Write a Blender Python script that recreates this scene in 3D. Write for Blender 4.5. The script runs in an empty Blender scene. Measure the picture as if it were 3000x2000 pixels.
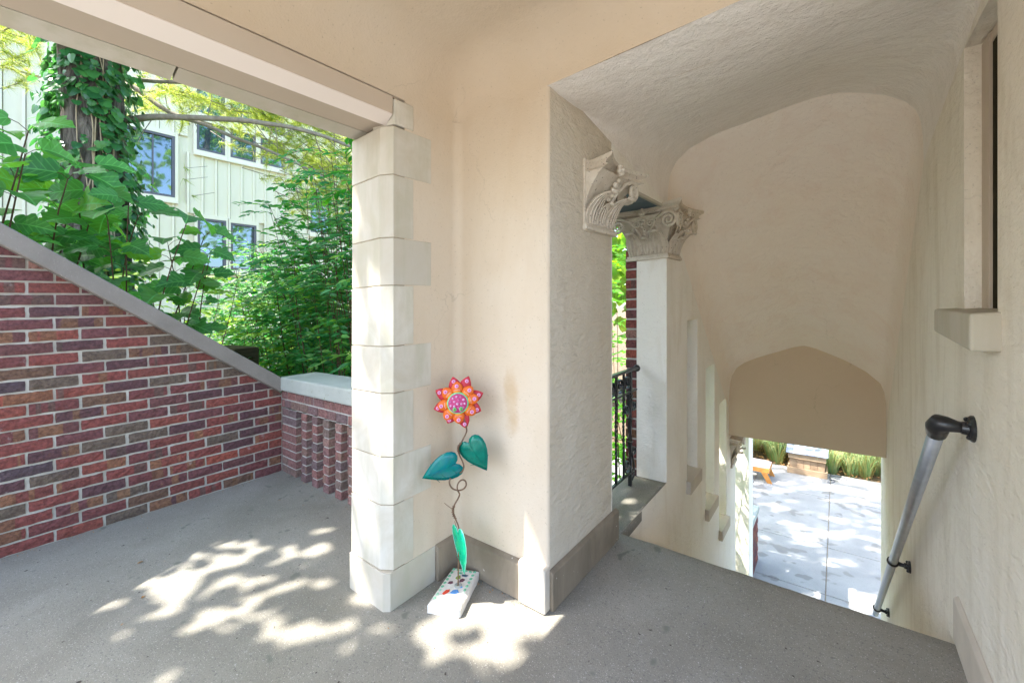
import bpy, bmesh, math, random
from mathutils import Vector, Matrix, Euler, Quaternion
R = random.Random(7)
sc = bpy.context.scene
col = sc.collection

# ------------------------------------------------------------------ camera, sky, sun, exposure
H_EYE = 1.26
YAW = 38.60
cam_d = bpy.data.cameras.new('camera')
cam = bpy.data.objects.new('camera', cam_d); col.objects.link(cam)
cam_d.sensor_width = 36.0
cam_d.lens = 1197.5 / 3000 * 36
cam_d.shift_y = -96.5 / 3000
cam_d.clip_start = 0.02; cam_d.clip_end = 600
cam.location = (0, 0, H_EYE)
cam.rotation_euler = (math.radians(90), 0, math.radians(YAW))
sc.camera = cam

SUN = Vector((1.0, 0.917, -2.33)).normalized()          # the way the light travels
elev = math.asin(-SUN.z)
azim = math.atan2(-SUN.x, -SUN.y)
world = bpy.data.worlds.new('World'); sc.world = world; world.use_nodes = True
wn = world.node_tree
bg = wn.nodes['Background']
sky = wn.nodes.new('ShaderNodeTexSky'); sky.sky_type = 'NISHITA'; sky.sun_disc = False
sky.sun_elevation = elev; sky.sun_rotation = azim
sky.air_density = 1.0; sky.dust_density = 2.5; sky.ozone_density = 1.0
wn.links.new(sky.outputs[0], bg.inputs[0]); bg.inputs[1].default_value = 0.15
sun_d = bpy.data.lights.new('sun', 'SUN'); sun_d.energy = 2.6; sun_d.angle = math.radians(0.53)
sun_d.color = (1.0, 0.95, 0.86)
sun = bpy.data.objects.new('sun', sun_d); col.objects.link(sun)
sun.rotation_euler = SUN.to_track_quat('-Z', 'Y').to_euler()
sun.location = (-6, -6, 14)
vs = sc.view_settings
vs.view_transform = 'Standard'; vs.look = 'None'; vs.gamma = 1.0; vs.use_curve_mapping = False
vs.exposure = 2.8
cy = sc.cycles
cy.max_bounces = 18; cy.diffuse_bounces = 16; cy.glossy_bounces = 3; cy.transmission_bounces = 4; cy.transparent_max_bounces = 6
cy.use_denoising = True
cy.sample_clamp_indirect = 8.0
cy.caustics_reflective = False; cy.caustics_refractive = False

# ------------------------------------------------------------------ helpers
def link_obj(o, parent=None):
    col.objects.link(o)
    if parent is not None: o.parent = parent
    return o
def tag(o, label=None, cat=None, group=None, kind=None):
    if label: o['label'] = label
    if cat: o['category'] = cat
    if group: o['group'] = group
    if kind: o['kind'] = kind
    return o
def empty(name, loc=(0, 0, 0), rz=0):
    o = bpy.data.objects.new(name, None); link_obj(o); o.location = loc; o.rotation_euler = (0, 0, rz)
    o.empty_display_size = 0.1
    return o
def mesh(name, V, F, mat, smooth=False):
    me = bpy.data.meshes.new(name); me.from_pydata([tuple(v) for v in V], [], F); me.update()
    if mat is not None: me.materials.append(mat)
    if smooth: me.polygons.foreach_set('use_smooth', [True] * len(me.polygons))
    return me
def obj(name, V, F, mat, parent=None, smooth=False, loc=None, rot=None):
    o = bpy.data.objects.new(name, mesh(name, V, F, mat, smooth)); link_obj(o, parent)
    if loc is not None: o.location = loc
    if rot is not None: o.rotation_euler = rot
    return o
def inst(name, me, parent, loc, rot=None, scale=None, mat4=None):
    o = bpy.data.objects.new(name, me); link_obj(o, parent)
    if mat4 is not None: o.matrix_basis = mat4
    else:
        o.location = loc
        if rot is not None: o.rotation_euler = rot
        if scale is not None: o.scale = scale
    return o
class MB:
    def __init__(s): s.V = []; s.F = []
    def add(s, V, F):
        n = len(s.V); s.V += [tuple(v) for v in V]; s.F += [tuple(i + n for i in f) for f in F]; return s
    def box(s, x0, x1, y0, y1, z0, z1):
        return s.add([(x0,y0,z0),(x1,y0,z0),(x1,y1,z0),(x0,y1,z0),(x0,y0,z1),(x1,y0,z1),(x1,y1,z1),(x0,y1,z1)],
                     [(0,3,2,1),(4,5,6,7),(0,1,5,4),(1,2,6,5),(2,3,7,6),(3,0,4,7)])
    def prism(s, P, z0, z1):          # plan polygon (counter-clockwise) pulled up
        n = len(P)
        V = [(x, y, z0) for x, y in P] + [(x, y, z1) for x, y in P]
        return s.add(V, [tuple(range(n))[::-1], tuple(range(n, 2 * n))] + [(i, (i + 1) % n, n + (i + 1) % n, n + i) for i in range(n)])
    def tube(s, P, r, n=8, caps=True, r1=None):
        P = [Vector(p) for p in P]; m = len(P)
        rr = r if isinstance(r, (list, tuple)) else [r + ((r1 if r1 is not None else r) - r) * i / max(1, m - 1) for i in range(m)]
        up = None; V = []
        for i, p in enumerate(P):
            t = (P[min(m - 1, i + 1)] - P[max(0, i - 1)])
            t = t.normalized() if t.length > 1e-9 else Vector((0, 0, 1))
            if up is None: up = t.orthogonal().normalized()
            else:
                up = (up - t * up.dot(t)); up = up.normalized() if up.length > 1e-6 else t.orthogonal().normalized()
            b = t.cross(up)
            for k in range(n):
                a = 2 * math.pi * k / n
                V.append(p + (up * math.cos(a) + b * math.sin(a)) * rr[i])
        F = [(i * n + k, i * n + (k + 1) % n, (i + 1) * n + (k + 1) % n, (i + 1) * n + k) for i in range(m - 1) for k in range(n)]
        if caps: F += [tuple(range(n))[::-1], tuple(range((m - 1) * n, m * n))]
        return s.add(V, F)
    def lathe(s, prof, M, n=16):      # prof: (radius, height) turned round the z axis, then placed by M
        V = []
        for r, z in prof:
            for k in range(n):
                a = 2 * math.pi * k / n
                V.append(M @ Vector((r * math.cos(a), r * math.sin(a), z)))
        m = len(prof)
        F = [(i * n + k, i * n + (k + 1) % n, (i + 1) * n + (k + 1) % n, (i + 1) * n + k) for i in range(m - 1) for k in range(n)]
        F += [tuple(range(n))[::-1], tuple(range((m - 1) * n, m * n))]
        return s.add(V, F)
    def build(s, name, mat, parent=None, smooth=False, bevel=0, seg=2, loc=None):
        o = obj(name, s.V, s.F, mat, parent, smooth, loc)
        if bevel:
            bm = bmesh.new(); bm.from_mesh(o.data)
            ed = [e for e in bm.edges if len(e.link_faces) == 2 and e.calc_face_angle(0) > 0.5]
            bmesh.ops.bevel(bm, geom=ed, offset=bevel, segments=seg, affect='EDGES', profile=0.5, clamp_overlap=True)
            bm.to_mesh(o.data); bm.free()
            if smooth: o.data.polygons.foreach_set('use_smooth', [True] * len(o.data.polygons))
        return o

# ------------------------------------------------------------------ materials
def new_mat(name, rough=0.8, spec=0.3):
    m = bpy.data.materials.new(name); m.use_nodes = True
    nt = m.node_tree; b = nt.nodes['Principled BSDF']
    b.inputs['Roughness'].default_value = rough
    b.inputs['Specular IOR Level'].default_value = spec
    return m, nt, b
def N(nt, t, **k):
    n = nt.nodes.new(t)
    for a, v in k.items():
        if a in n.inputs.keys() if hasattr(n.inputs, 'keys') else False: n.inputs[a].default_value = v
        else: setattr(n, a, v)
    return n
def noise(nt, co, scale, detail=3, rough=0.55, dist=0.0):
    n = nt.nodes.new('ShaderNodeTexNoise'); n.inputs['Scale'].default_value = scale
    n.inputs['Detail'].default_value = detail; n.inputs['Roughness'].default_value = rough
    n.inputs['Distortion'].default_value = dist
    if co is not None: nt.links.new(co, n.inputs['Vector'])
    return n.outputs['Fac']
def ramp(nt, fac, stops, interp='LINEAR'):
    r = nt.nodes.new('ShaderNodeValToRGB'); r.color_ramp.interpolation = interp
    el = r.color_ramp.elements
    while len(el) > 1: el.remove(el[-1])
    el[0].position = stops[0][0]; el[0].color = (*stops[0][1], 1)
    for p, c in stops[1:]:
        e = el.new(p); e.color = (*c, 1)
    nt.links.new(fac, r.inputs[0]); return r.outputs[0]
def mapping(nt, co, scale=(1, 1, 1), rot=(0, 0, 0)):
    m = nt.nodes.new('ShaderNodeMapping'); m.inputs['Scale'].default_value = scale; m.inputs['Rotation'].default_value = rot
    nt.links.new(co, m.inputs['Vector']); return m.outputs[0]
def mix(nt, fac, a, b, mode='MIX'):
    m = nt.nodes.new('ShaderNodeMix'); m.data_type = 'RGBA'; m.blend_type = mode
    if isinstance(fac, (int, float)): m.inputs[0].default_value = fac
    else: nt.links.new(fac, m.inputs[0])
    for i, v in ((6, a), (7, b)):
        if isinstance(v, tuple): m.inputs[i].default_value = (*v, 1)
        else: nt.links.new(v, m.inputs[i])
    return m.outputs[2]
def math_n(nt, op, a, b=0.0, c=None):
    m = nt.nodes.new('ShaderNodeMath'); m.operation = op
    for i, v in enumerate((a, b) if c is None else (a, b, c)):
        if isinstance(v, (int, float)): m.inputs[i].default_value = v
        else: nt.links.new(v, m.inputs[i])
    return m.outputs[0]
def bump(nt, b, h, strength=0.5, dist=0.01, prev=None):
    n = nt.nodes.new('ShaderNodeBump'); n.inputs['Strength'].default_value = strength; n.inputs['Distance'].default_value = dist
    nt.links.new(h, n.inputs['Height'])
    if prev is not None: nt.links.new(prev, n.inputs['Normal'])
    nt.links.new(n.outputs[0], b.inputs['Normal']); return n.outputs[0]
def objco(nt): return nt.nodes.new('ShaderNodeTexCoord').outputs['Object']
def geoco(nt): return nt.nodes.new('ShaderNodeNewGeometry').outputs['Position']
def orand(nt): return nt.nodes.new('ShaderNodeObjectInfo').outputs['Random']

def mat_plaster(name, c0, c1, c2, streak=0.0, rough_bump=1.0, stretch=(1, 1, 1), fine=1.0, stain=None):
    m, nt, b = new_mat(name, 0.88, 0.15)
    co = geoco(nt)
    n1 = noise(nt, co, 1.6, 4, 0.6); n2 = noise(nt, mapping(nt, co, (6, 6, 1.5)), 1.0, 6, 0.7, 0.5)
    c = mix(nt, ramp(nt, n1, [(0.3, (0, 0, 0)), (0.7, (1, 1, 1))]), c0, c1)
    c = mix(nt, math_n(nt, 'MULTIPLY', ramp(nt, n2, [(0.48, (0, 0, 0)), (0.72, (1, 1, 1))]), streak), c, c2)
    sp = noise(nt, co, 120, 2, 0.5)
    c = mix(nt, ramp(nt, sp, [(0.26, (0.55, 0.55, 0.55)), (0.33, (0, 0, 0))]), c, tuple(v * 0.62 for v in c0))
    if stain:
        (sx, sz, rx, rz, cc) = stain
        sep = nt.nodes.new('ShaderNodeSeparateXYZ'); nt.links.new(co, sep.inputs[0])
        wob = noise(nt, co, 9, 3, 0.6)
        dx = math_n(nt, 'DIVIDE', math_n(nt, 'SUBTRACT', sep.outputs[0], sx), rx)
        dz = math_n(nt, 'DIVIDE', math_n(nt, 'SUBTRACT', sep.outputs[2], sz), rz)
        rr = math_n(nt, 'ADD', math_n(nt, 'MULTIPLY', dx, dx), math_n(nt, 'MULTIPLY', dz, dz))
        rr = math_n(nt, 'ADD', rr, math_n(nt, 'MULTIPLY', wob, 1.1))
        c = mix(nt, ramp(nt, rr, [(0.55, (0.75, 0.75, 0.75)), (1.35, (0, 0, 0))]), c, cc)
    vr = nt.nodes.new('ShaderNodeTexVoronoi'); vr.feature = 'DISTANCE_TO_EDGE'; vr.inputs['Scale'].default_value = 1.3
    wv = nt.nodes.new('ShaderNodeTexNoise'); wv.inputs['Scale'].default_value = 5.0; wv.inputs['Detail'].default_value = 5; nt.links.new(co, wv.inputs['Vector'])
    wm = nt.nodes.new('ShaderNodeVectorMath'); wm.operation = 'MULTIPLY_ADD'; nt.links.new(wv.outputs['Color'], wm.inputs[0]); wm.inputs[1].default_value = (0.35, 0.35, 0.35); nt.links.new(co, wm.inputs[2])
    nt.links.new(wm.outputs[0], vr.inputs['Vector'])
    ck = math_n(nt, 'MULTIPLY', ramp(nt, vr.outputs['Distance'], [(0.0, (0.28, 0.28, 0.28)), (0.003, (0, 0, 0))]), ramp(nt, noise(nt, co, 2.3, 2, 0.5), [(0.52, (0, 0, 0)), (0.62, (1, 1, 1))]))
    c = mix(nt, ck, c, tuple(v * 0.45 for v in c0))
    nt.links.new(c, b.inputs['Base Color'])
    co2 = mapping(nt, co, stretch)
    h = noise(nt, co2, 48, 5, 0.68, 0.6); h2 = noise(nt, co2, 14, 4, 0.6, 0.3)
    p = bump(nt, b, h2, 0.35 * rough_bump, 0.02)
    p = bump(nt, b, h, 0.45 * rough_bump, 0.006, p)
    bump(nt, b, noise(nt, co, 160, 2, 0.6), 0.3 * fine, 0.002, p)
    return m
CREAM = (0.59, 0.48, 0.355); CREAM2 = (0.62, 0.53, 0.42); GREYC = (0.66, 0.60, 0.52)  # same stucco, darkened on the landing and lightened in the stair for light
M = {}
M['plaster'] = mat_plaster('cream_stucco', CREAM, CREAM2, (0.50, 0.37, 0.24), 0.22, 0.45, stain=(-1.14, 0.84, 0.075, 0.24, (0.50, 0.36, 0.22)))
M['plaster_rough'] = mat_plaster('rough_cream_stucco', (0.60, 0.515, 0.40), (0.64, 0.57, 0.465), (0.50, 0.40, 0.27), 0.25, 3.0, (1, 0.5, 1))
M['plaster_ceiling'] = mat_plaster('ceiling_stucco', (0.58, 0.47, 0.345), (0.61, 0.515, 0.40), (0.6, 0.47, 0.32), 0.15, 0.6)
M['plaster_vault'] = mat_plaster('lit_rough_stucco', (0.86, 0.80, 0.73), (0.88, 0.83, 0.77), (0.62, 0.52, 0.42), 0.2, 1.9, (1, 1, 1))  # vault copy of the stucco, lightened in place of bounced light
M['plaster_stair'] = mat_plaster('lit_stair_stucco', (0.87, 0.82, 0.73), (0.89, 0.85, 0.78), (0.66, 0.56, 0.42), 0.35, 1.6, (1, 0.55, 1))  # stair copy of the stucco, its colour lifted to stand for light

M['plaster_lintel'] = mat_plaster('shaded_lintel_stucco', (0.60, 0.47, 0.33), (0.62, 0.50, 0.365), (0.6, 0.47, 0.32), 0.15, 0.8)  # lintel copy, shade put into the colour so the arch edge reads
M['plaster_streaky'] = mat_plaster('streaky_cream_stucco', (0.84, 0.77, 0.65), (0.87, 0.82, 0.73), (0.58, 0.50, 0.37), 0.45, 2.4, (1, 0.45, 1))
def mat_stone():
    m, nt, b = new_mat('limestone', 0.8, 0.2)
    co = geoco(nt)
    rnd = orand(nt)
    off = nt.nodes.new('ShaderNodeVectorMath'); off.operation = 'ADD'; nt.links.new(co, off.inputs[0])
    cmb = nt.nodes.new('ShaderNodeCombineXYZ'); nt.links.new(math_n(nt, 'MULTIPLY', rnd, 37.0), cmb.inputs[0]); nt.links.new(math_n(nt, 'MULTIPLY', rnd, 11.0), cmb.inputs[2])
    nt.links.new(cmb.outputs[0], off.inputs[1])
    n1 = noise(nt, off.outputs[0], 5, 4, 0.6, 1.2); n2 = noise(nt, mapping(nt, off.outputs[0], (14, 14, 2.2)), 1, 4, 0.6)
    c = mix(nt, rnd, (0.50, 0.46, 0.39), (0.66, 0.62, 0.54))
    c = mix(nt, ramp(nt, n1, [(0.35, (0, 0, 0)), (0.75, (0.85, 0.85, 0.85))]), c, (0.48, 0.42, 0.32))
    c = mix(nt, ramp(nt, n2, [(0.45, (0, 0, 0)), (0.75, (0.7, 0.7, 0.7))]), c, (0.42, 0.40, 0.29))
    nt.links.new(c, b.inputs['Base Color'])
    p = bump(nt, b, noise(nt, co, 26, 5, 0.6), 0.25, 0.005)
    bump(nt, b, noise(nt, co, 190, 2, 0.6), 0.25, 0.0015, p)
    return m
M['stone'] = mat_stone()
def mat_simple(name, c0, c1, scale, rough=0.8, spec=0.2, b_str=0.3, b_scale=60, b_dist=0.003, speck=None, stretch=(1, 1, 1), local=False, rnd=0.0, metal=0.0):
    m, nt, b = new_mat(name, rough, spec)
    co = objco(nt) if local else geoco(nt)
    c = mix(nt, ramp(nt, noise(nt, mapping(nt, co, stretch), scale, 5, 0.6, 0.3), [(0.3, (0, 0, 0)), (0.7, (1, 1, 1))]), c0, c1)
    if rnd:
        hv = nt.nodes.new('ShaderNodeHueSaturation'); nt.links.new(c, hv.inputs['Color'])
        nt.links.new(math_n(nt, 'ADD', math_n(nt, 'MULTIPLY', orand(nt), rnd), 1 - rnd / 2), hv.inputs['Value'])
        c = hv.outputs[0]
    if speck:
        for sc_, lo, colr in speck:
            c = mix(nt, ramp(nt, noise(nt, co, sc_, 2, 0.5), [(lo, (1, 1, 1)), (lo + 0.04, (0, 0, 0))]), c, colr)
    nt.links.new(c, b.inputs['Base Color']); b.inputs['Metallic'].default_value = metal
    bump(nt, b, noise(nt, mapping(nt, co, stretch), b_scale, 4, 0.65), b_str, b_dist)
    return m
M['concrete'] = mat_simple('weathered_concrete', (0.205, 0.19, 0.158), (0.305, 0.288, 0.248), 1.4, 0.85, 0.2, 0.5, 150, 0.003,
                           speck=[(95, 0.33, (0.19, 0.18, 0.16)), (120, 0.30, (0.36, 0.35, 0.32)), (210, 0.32, (0.15, 0.14, 0.125)), (260, 0.30, (0.55, 0.52, 0.47)), (38, 0.23, (0.07, 0.06, 0.05)), (9, 0.27, (0.18, 0.18, 0.15))])
M['asphalt'] = mat_simple('grey_asphalt', (0.10, 0.10, 0.10), (0.14, 0.14, 0.135), 3.0, 0.9, 0.2, 0.4, 90, 0.003)
M['patio'] = mat_simple('patio_concrete', (0.25, 0.25, 0.245), (0.33, 0.33, 0.32), 2.0, 0.85, 0.2, 0.25, 90, 0.003, speck=[(140, 0.3, (0.17, 0.165, 0.16)), (3.5, 0.36, (0.21, 0.205, 0.195))])
M['cap'] = mat_simple('cast_concrete_cap', (0.20, 0.178, 0.158), (0.27, 0.243, 0.22), 3.0, 0.85, 0.2, 0.5, 170, 0.003, speck=[(190, 0.3, (0.14, 0.13, 0.12)), (220, 0.28, (0.55, 0.53, 0.5))])
M['cap_light'] = mat_simple('pale_concrete_coping', (0.34, 0.36, 0.33), (0.44, 0.46, 0.42), 4.0, 0.85, 0.2, 0.4, 130, 0.003, speck=[(60, 0.28, (0.28, 0.30, 0.22))])
M['plinth'] = mat_simple('concrete_plinth', (0.17, 0.135, 0.095), (0.30, 0.245, 0.18), 6.0, 0.8, 0.25, 0.35, 90, 0.003, stretch=(1, 1, 0.4), speck=[(45, 0.24, (0.6, 0.55, 0.48))])
M['plinth_pale'] = mat_simple('pale_plinth_block', (0.52, 0.46, 0.38), (0.62, 0.55, 0.46), 6.0, 0.8, 0.2, 0.3, 90, 0.003)
M['mortar'] = mat_simple('pale_mortar', (0.36, 0.335, 0.29), (0.54, 0.52, 0.48), 9, 0.9, 0.1, 0.8, 110, 0.004)
M['mortar_dark'] = mat_simple('dark_joint', (0.30, 0.25, 0.18), (0.42, 0.36, 0.27), 20, 0.9, 0.1, 0.5, 110, 0.003)
M['lintel_tan'] = mat_simple('smooth_painted_lintel', (0.52, 0.43, 0.34), (0.54, 0.45, 0.36), 2, 0.7, 0.2, 0.05, 60, 0.001)
M['lintel_pale'] = mat_simple('pale_painted_strip', (0.76, 0.67, 0.60), (0.78, 0.69, 0.62), 2, 0.7, 0.2, 0.05, 60, 0.001)
M['capital'] = mat_simple('carved_stone', (0.56, 0.48, 0.38), (0.68, 0.61, 0.51), 30, 0.8, 0.2, 0.4, 110, 0.002, speck=[(95, 0.29, (0.12, 0.09, 0.06))])
M['stem_brown'] = mat_simple('brown_twig', (0.07, 0.04, 0.025), (0.14, 0.08, 0.05), 20, 0.8, 0.2, 0.4, 50, 0.003)
M['branch_grey'] = mat_simple('grey_bark', (0.20, 0.17, 0.14), (0.32, 0.29, 0.24), 16, 0.85, 0.2, 0.6, 60, 0.005, stretch=(1, 1, 0.5))
M['vine'] = mat_simple('pale_vine', (0.36, 0.27, 0.18), (0.48, 0.38, 0.27), 16, 0.85, 0.2, 0.4, 60, 0.003)
M['wood_grey'] = mat_simple('weathered_timber', (0.28, 0.18, 0.11), (0.44, 0.31, 0.20), 5, 0.8, 0.2, 0.4, 30, 0.003, stretch=(1, 1, 7), rnd=0.35)
M['wood_h'] = mat_simple('weathered_plank', (0.28, 0.19, 0.12), (0.46, 0.33, 0.21), 5, 0.8, 0.2, 0.4, 30, 0.003, stretch=(1, 7, 7), rnd=0.2)
M['wood_orange'] = mat_simple('varnished_orange_wood', (0.55, 0.22, 0.05), (0.66, 0.30, 0.08), 5, 0.5, 0.4, 0.1, 30, 0.002, stretch=(1, 7, 7))
M['wood_pale'] = mat_simple('painted_pale_board', (0.62, 0.46, 0.42), (0.70, 0.54, 0.49), 4, 0.6, 0.3, 0.1, 30, 0.002)
M['timber_dark'] = mat_simple('dark_mossy_timber', (0.035, 0.03, 0.018), (0.07, 0.065, 0.035), 8, 0.9, 0.1, 0.6, 40, 0.005, stretch=(1, 1, 6))
M['lid_blue'] = mat_simple('blue_grey_shingle', (0.13, 0.16, 0.23), (0.30, 0.33, 0.38), 9, 0.75, 0.2, 0.3, 40, 0.002, rnd=0.3)
M['siding'] = mat_simple('cream_board_siding', (0.72, 0.69, 0.54), (0.75, 0.72, 0.58), 2.0, 0.6, 0.3, 0.1, 25, 0.003, stretch=(4, 4, 0.5))
M['trim'] = mat_simple('cream_trim', (0.75, 0.72, 0.57), (0.78, 0.75, 0.61), 2.0, 0.6, 0.3, 0.1, 25, 0.003)
M['soil'] = mat_simple('garden_soil', (0.10, 0.075, 0.05), (0.17, 0.13, 0.085), 5, 0.95, 0.1, 0.8, 25, 0.03)
M['frame_dark'] = mat_simple('dark_window_frame', (0.10, 0.10, 0.13), (0.12, 0.12, 0.15), 5, 0.4, 0.4, 0.0, 20, 0.001)
M['soffit'] = mat_simple('slate_blue_board', (0.10, 0.14, 0.17), (0.12, 0.165, 0.20), 5, 0.6, 0.3, 0.1, 30, 0.001)
M['iron'] = mat_simple('black_wrought_iron', (0.012, 0.012, 0.014), (0.02, 0.02, 0.024), 20, 0.32, 0.6, 0.35, 90, 0.002)
M['steel'] = mat_simple('galvanised_pipe', (0.50, 0.54, 0.62), (0.60, 0.64, 0.72), 18, 0.36, 0.5, 0.1, 120, 0.001, metal=0.9)
M['dry_leaf'] = mat_simple('dry_leaf', (0.30, 0.16, 0.06), (0.42, 0.24, 0.10), 30, 0.7, 0.2, 0.2, 60, 0.001)
M['dark_void'] = mat_simple('dark_window_screen', (0.035, 0.03, 0.02), (0.05, 0.045, 0.03), 5, 1.0, 0.0, 0.0, 20, 0.001)
M['cord'] = mat_simple('dark_cord', (0.04, 0.05, 0.08), (0.06, 0.07, 0.1), 30, 0.5, 0.3, 0.0, 60, 0.001)
M['wire'] = mat_simple('twisted_brown_wire', (0.10, 0.055, 0.03), (0.20, 0.12, 0.07), 60, 0.45, 0.4, 0.3, 200, 0.001)

def mat_brick(name='wire_cut_brick', DUST_LIT=0.15):
    m, nt, b = new_mat(name, 0.85, 0.15)
    rnd = orand(nt); co = objco(nt)
    sh = nt.nodes.new('ShaderNodeVectorMath'); sh.operation = 'ADD'; nt.links.new(co, sh.inputs[0])
    cmb = nt.nodes.new('ShaderNodeCombineXYZ')
    for i, k in enumerate((53.0, 17.0, 91.0)): nt.links.new(math_n(nt, 'MULTIPLY', rnd, k), cmb.inputs[i])
    nt.links.new(cmb.outputs[0], sh.inputs[1]); lc = sh.outputs[0]
    base = ramp(nt, rnd, [(0, (0.24, 0.045, 0.035)), (0.12, (0.17, 0.035, 0.035)), (0.24, (0.085, 0.03, 0.04)), (0.34, (0.27, 0.055, 0.035)),
                          (0.44, (0.12, 0.095, 0.065)), (0.52, (0.055, 0.04, 0.055)), (0.57, (0.20, 0.04, 0.03)), (0.70, (0.13, 0.04, 0.04)),
                          (0.77, (0.36, 0.07, 0.035)), (0.82, (0.14, 0.075, 0.04)), (0.88, (0.33, 0.16, 0.12)), (0.93, (0.15, 0.04, 0.045))], 'CONSTANT')
    # flashed vertical bands on some bricks, running along the brick's length
    st = noise(nt, mapping(nt, lc, (16, 16, 0.5)), 1.0, 1, 0.4)
    stm = ramp(nt, st, [(0.54, (0, 0, 0)), (0.57, (1, 1, 1))])
    r2 = math_n(nt, 'FRACT', math_n(nt, 'MULTIPLY', rnd, 13.7))
    amt = ramp(nt, r2, [(0.0, (0.0, 0.0, 0.0)), (0.62, (0.75, 0.75, 0.75))], 'CONSTANT')
    c = mix(nt, math_n(nt, 'MULTIPLY', stm, amt), base, ramp(nt, r2, [(0, (0.20, 0.095, 0.035)), (0.8, (0.085, 0.06, 0.045)), (0.9, (0.28, 0.13, 0.05))], 'CONSTANT'))
    c = mix(nt, DUST_LIT, c, (0.46, 0.32, 0.30))  # pale mix: dust, plus painted light on the balustrade copy
    nz = noise(nt, lc, 55, 4, 0.7)
    c = mix(nt, ramp(nt, nz, [(0.35, (0.55, 0.55, 0.55)), (0.62, (0, 0, 0))]), c, (0.03, 0.018, 0.02))
    ef = noise(nt, lc, 11, 4, 0.7)
    c = mix(nt, ramp(nt, ef, [(0.66, (0, 0, 0)), (0.76, (0.55, 0.55, 0.55))]), c, (0.48, 0.44, 0.42))
    nt.links.new(c, b.inputs['Base Color'])
    rough = noise(nt, mapping(nt, lc, (60, 60, 110)), 1, 4, 0.65, 0.6)
    p = bump(nt, b, noise(nt, mapping(nt, lc, (22, 22, 40)), 1, 3, 0.6, 0.8), 0.7, 0.008)
    bump(nt, b, rough, 1.0, 0.008, p)
    return m
M['brick'] = mat_brick()
M['brick_lit'] = mat_brick('lit_pink_brick', 0.42)  # lit copy for the balustrade: light on its face mixed into the colour

def mat_leaf(name, stops, trans=0.45, rough=0.42, tcol=None, vein=False):
    m, nt, b = new_mat(name, rough, 0.45)
    rnd = orand(nt)
    g = nt.nodes.new('ShaderNodeNewGeometry')
    ri = g.outputs['Random Per Island']
    r = math_n(nt, 'FRACT', math_n(nt, 'ADD', rnd, ri))
    c = ramp(nt, r, stops)
    if vein:
        sep = nt.nodes.new('ShaderNodeSeparateXYZ'); nt.links.new(objco(nt), sep.inputs[0])
        ax = math_n(nt, 'ABSOLUTE', sep.outputs[0]); v = math_n(nt, 'FRACT', math_n(nt, 'MULTIPLY', math_n(nt, 'SUBTRACT', sep.outputs[1], math_n(nt, 'MULTIPLY', ax, 0.8)), 6.0))
        ln = ramp(nt, v, [(0.0, (0.55, 0.55, 0.55)), (0.10, (0.4, 0.4, 0.4)), (0.2, (0, 0, 0)), (0.93, (0, 0, 0)), (1.0, (0.5, 0.5, 0.5))])
        md = ramp(nt, ax, [(0.0, (1, 1, 1)), (0.012, (0.8, 0.8, 0.8)), (0.028, (0, 0, 0))])
        vm = math_n(nt, 'MAXIMUM', ln, md); c = mix(nt, vm, c, tuple(min(1, q * 1.7 + 0.03) for q in stops[1][1]))
    c = mix(nt, ramp(nt, noise(nt, g.outputs['Position'], 6, 2, 0.5), [(0.35, (0, 0, 0)), (0.7, (0.45, 0.45, 0.45))]), c, tuple(v * 0.55 for v in stops[0][1]))
    nt.links.new(c, b.inputs['Base Color'])
    tr = nt.nodes.new('ShaderNodeBsdfTranslucent')
    hv = nt.nodes.new('ShaderNodeHueSaturation'); nt.links.new(c, hv.inputs['Color']); hv.inputs['Value'].default_value = 2.1; hv.inputs['Hue'].default_value = 0.485; hv.inputs['Saturation'].default_value = 1.1
    nt.links.new(hv.outputs[0], tr.inputs[0])
    ms = nt.nodes.new('ShaderNodeMixShader'); ms.inputs[0].default_value = trans
    nt.links.new(b.outputs[0], ms.inputs[1]); nt.links.new(tr.outputs[0], ms.inputs[2])
    out = nt.nodes['Material Output']; nt.links.new(ms.outputs[0], out.inputs[0])
    bump(nt, b, noise(nt, g.outputs['Position'], 45, 2, 0.5), 0.25, 0.004)
    return m
M['leaf_big'] = mat_leaf('hydrangea_leaf', [(0, (0.05, 0.19, 0.06)), (0.45, (0.075, 0.26, 0.06)), (0.75, (0.12, 0.33, 0.05)), (1, (0.20, 0.42, 0.05))], 0.5, vein=True)
M['leaf_ivy'] = mat_leaf('ivy_leaf', [(0, (0.03, 0.13, 0.045)), (0.6, (0.06, 0.21, 0.06)), (1, (0.10, 0.30, 0.07))], 0.3, 0.28)
M['leaf_mid'] = mat_leaf('glossy_oval_leaf', [(0, (0.03, 0.19, 0.03)), (0.6, (0.05, 0.27, 0.035)), (1, (0.10, 0.36, 0.04))], 0.42, 0.3)
M['leaf_shrub'] = mat_leaf('shrub_leaf', [(0, (0.04, 0.19, 0.06)), (0.4, (0.065, 0.27, 0.09)), (0.75, (0.11, 0.36, 0.08)), (1, (0.24, 0.46, 0.06))], 0.5)
M['leaf_back'] = mat_leaf('sunlit_shrub_leaf', [(0, (0.12, 0.28, 0.04)), (0.6, (0.20, 0.36, 0.05)), (1, (0.30, 0.42, 0.07))], 0.5)
M['leaf_lime'] = mat_leaf('lime_leaf', [(0, (0.08, 0.30, 0.02)), (0.6, (0.14, 0.42, 0.03)), (1, (0.24, 0.52, 0.05))], 0.55)
M['needle'] = mat_leaf('pine_needle', [(0, (0.16, 0.26, 0.05)), (0.6, (0.32, 0.40, 0.08)), (1, (0.46, 0.46, 0.14))], 0.45)
M['grass'] = mat_leaf('ornamental_grass_blade', [(0, (0.20, 0.36, 0.16)), (0.45, (0.34, 0.46, 0.22)), (0.7, (0.50, 0.46, 0.20)), (1, (0.58, 0.38, 0.16))], 0.4, 0.5)

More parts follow.
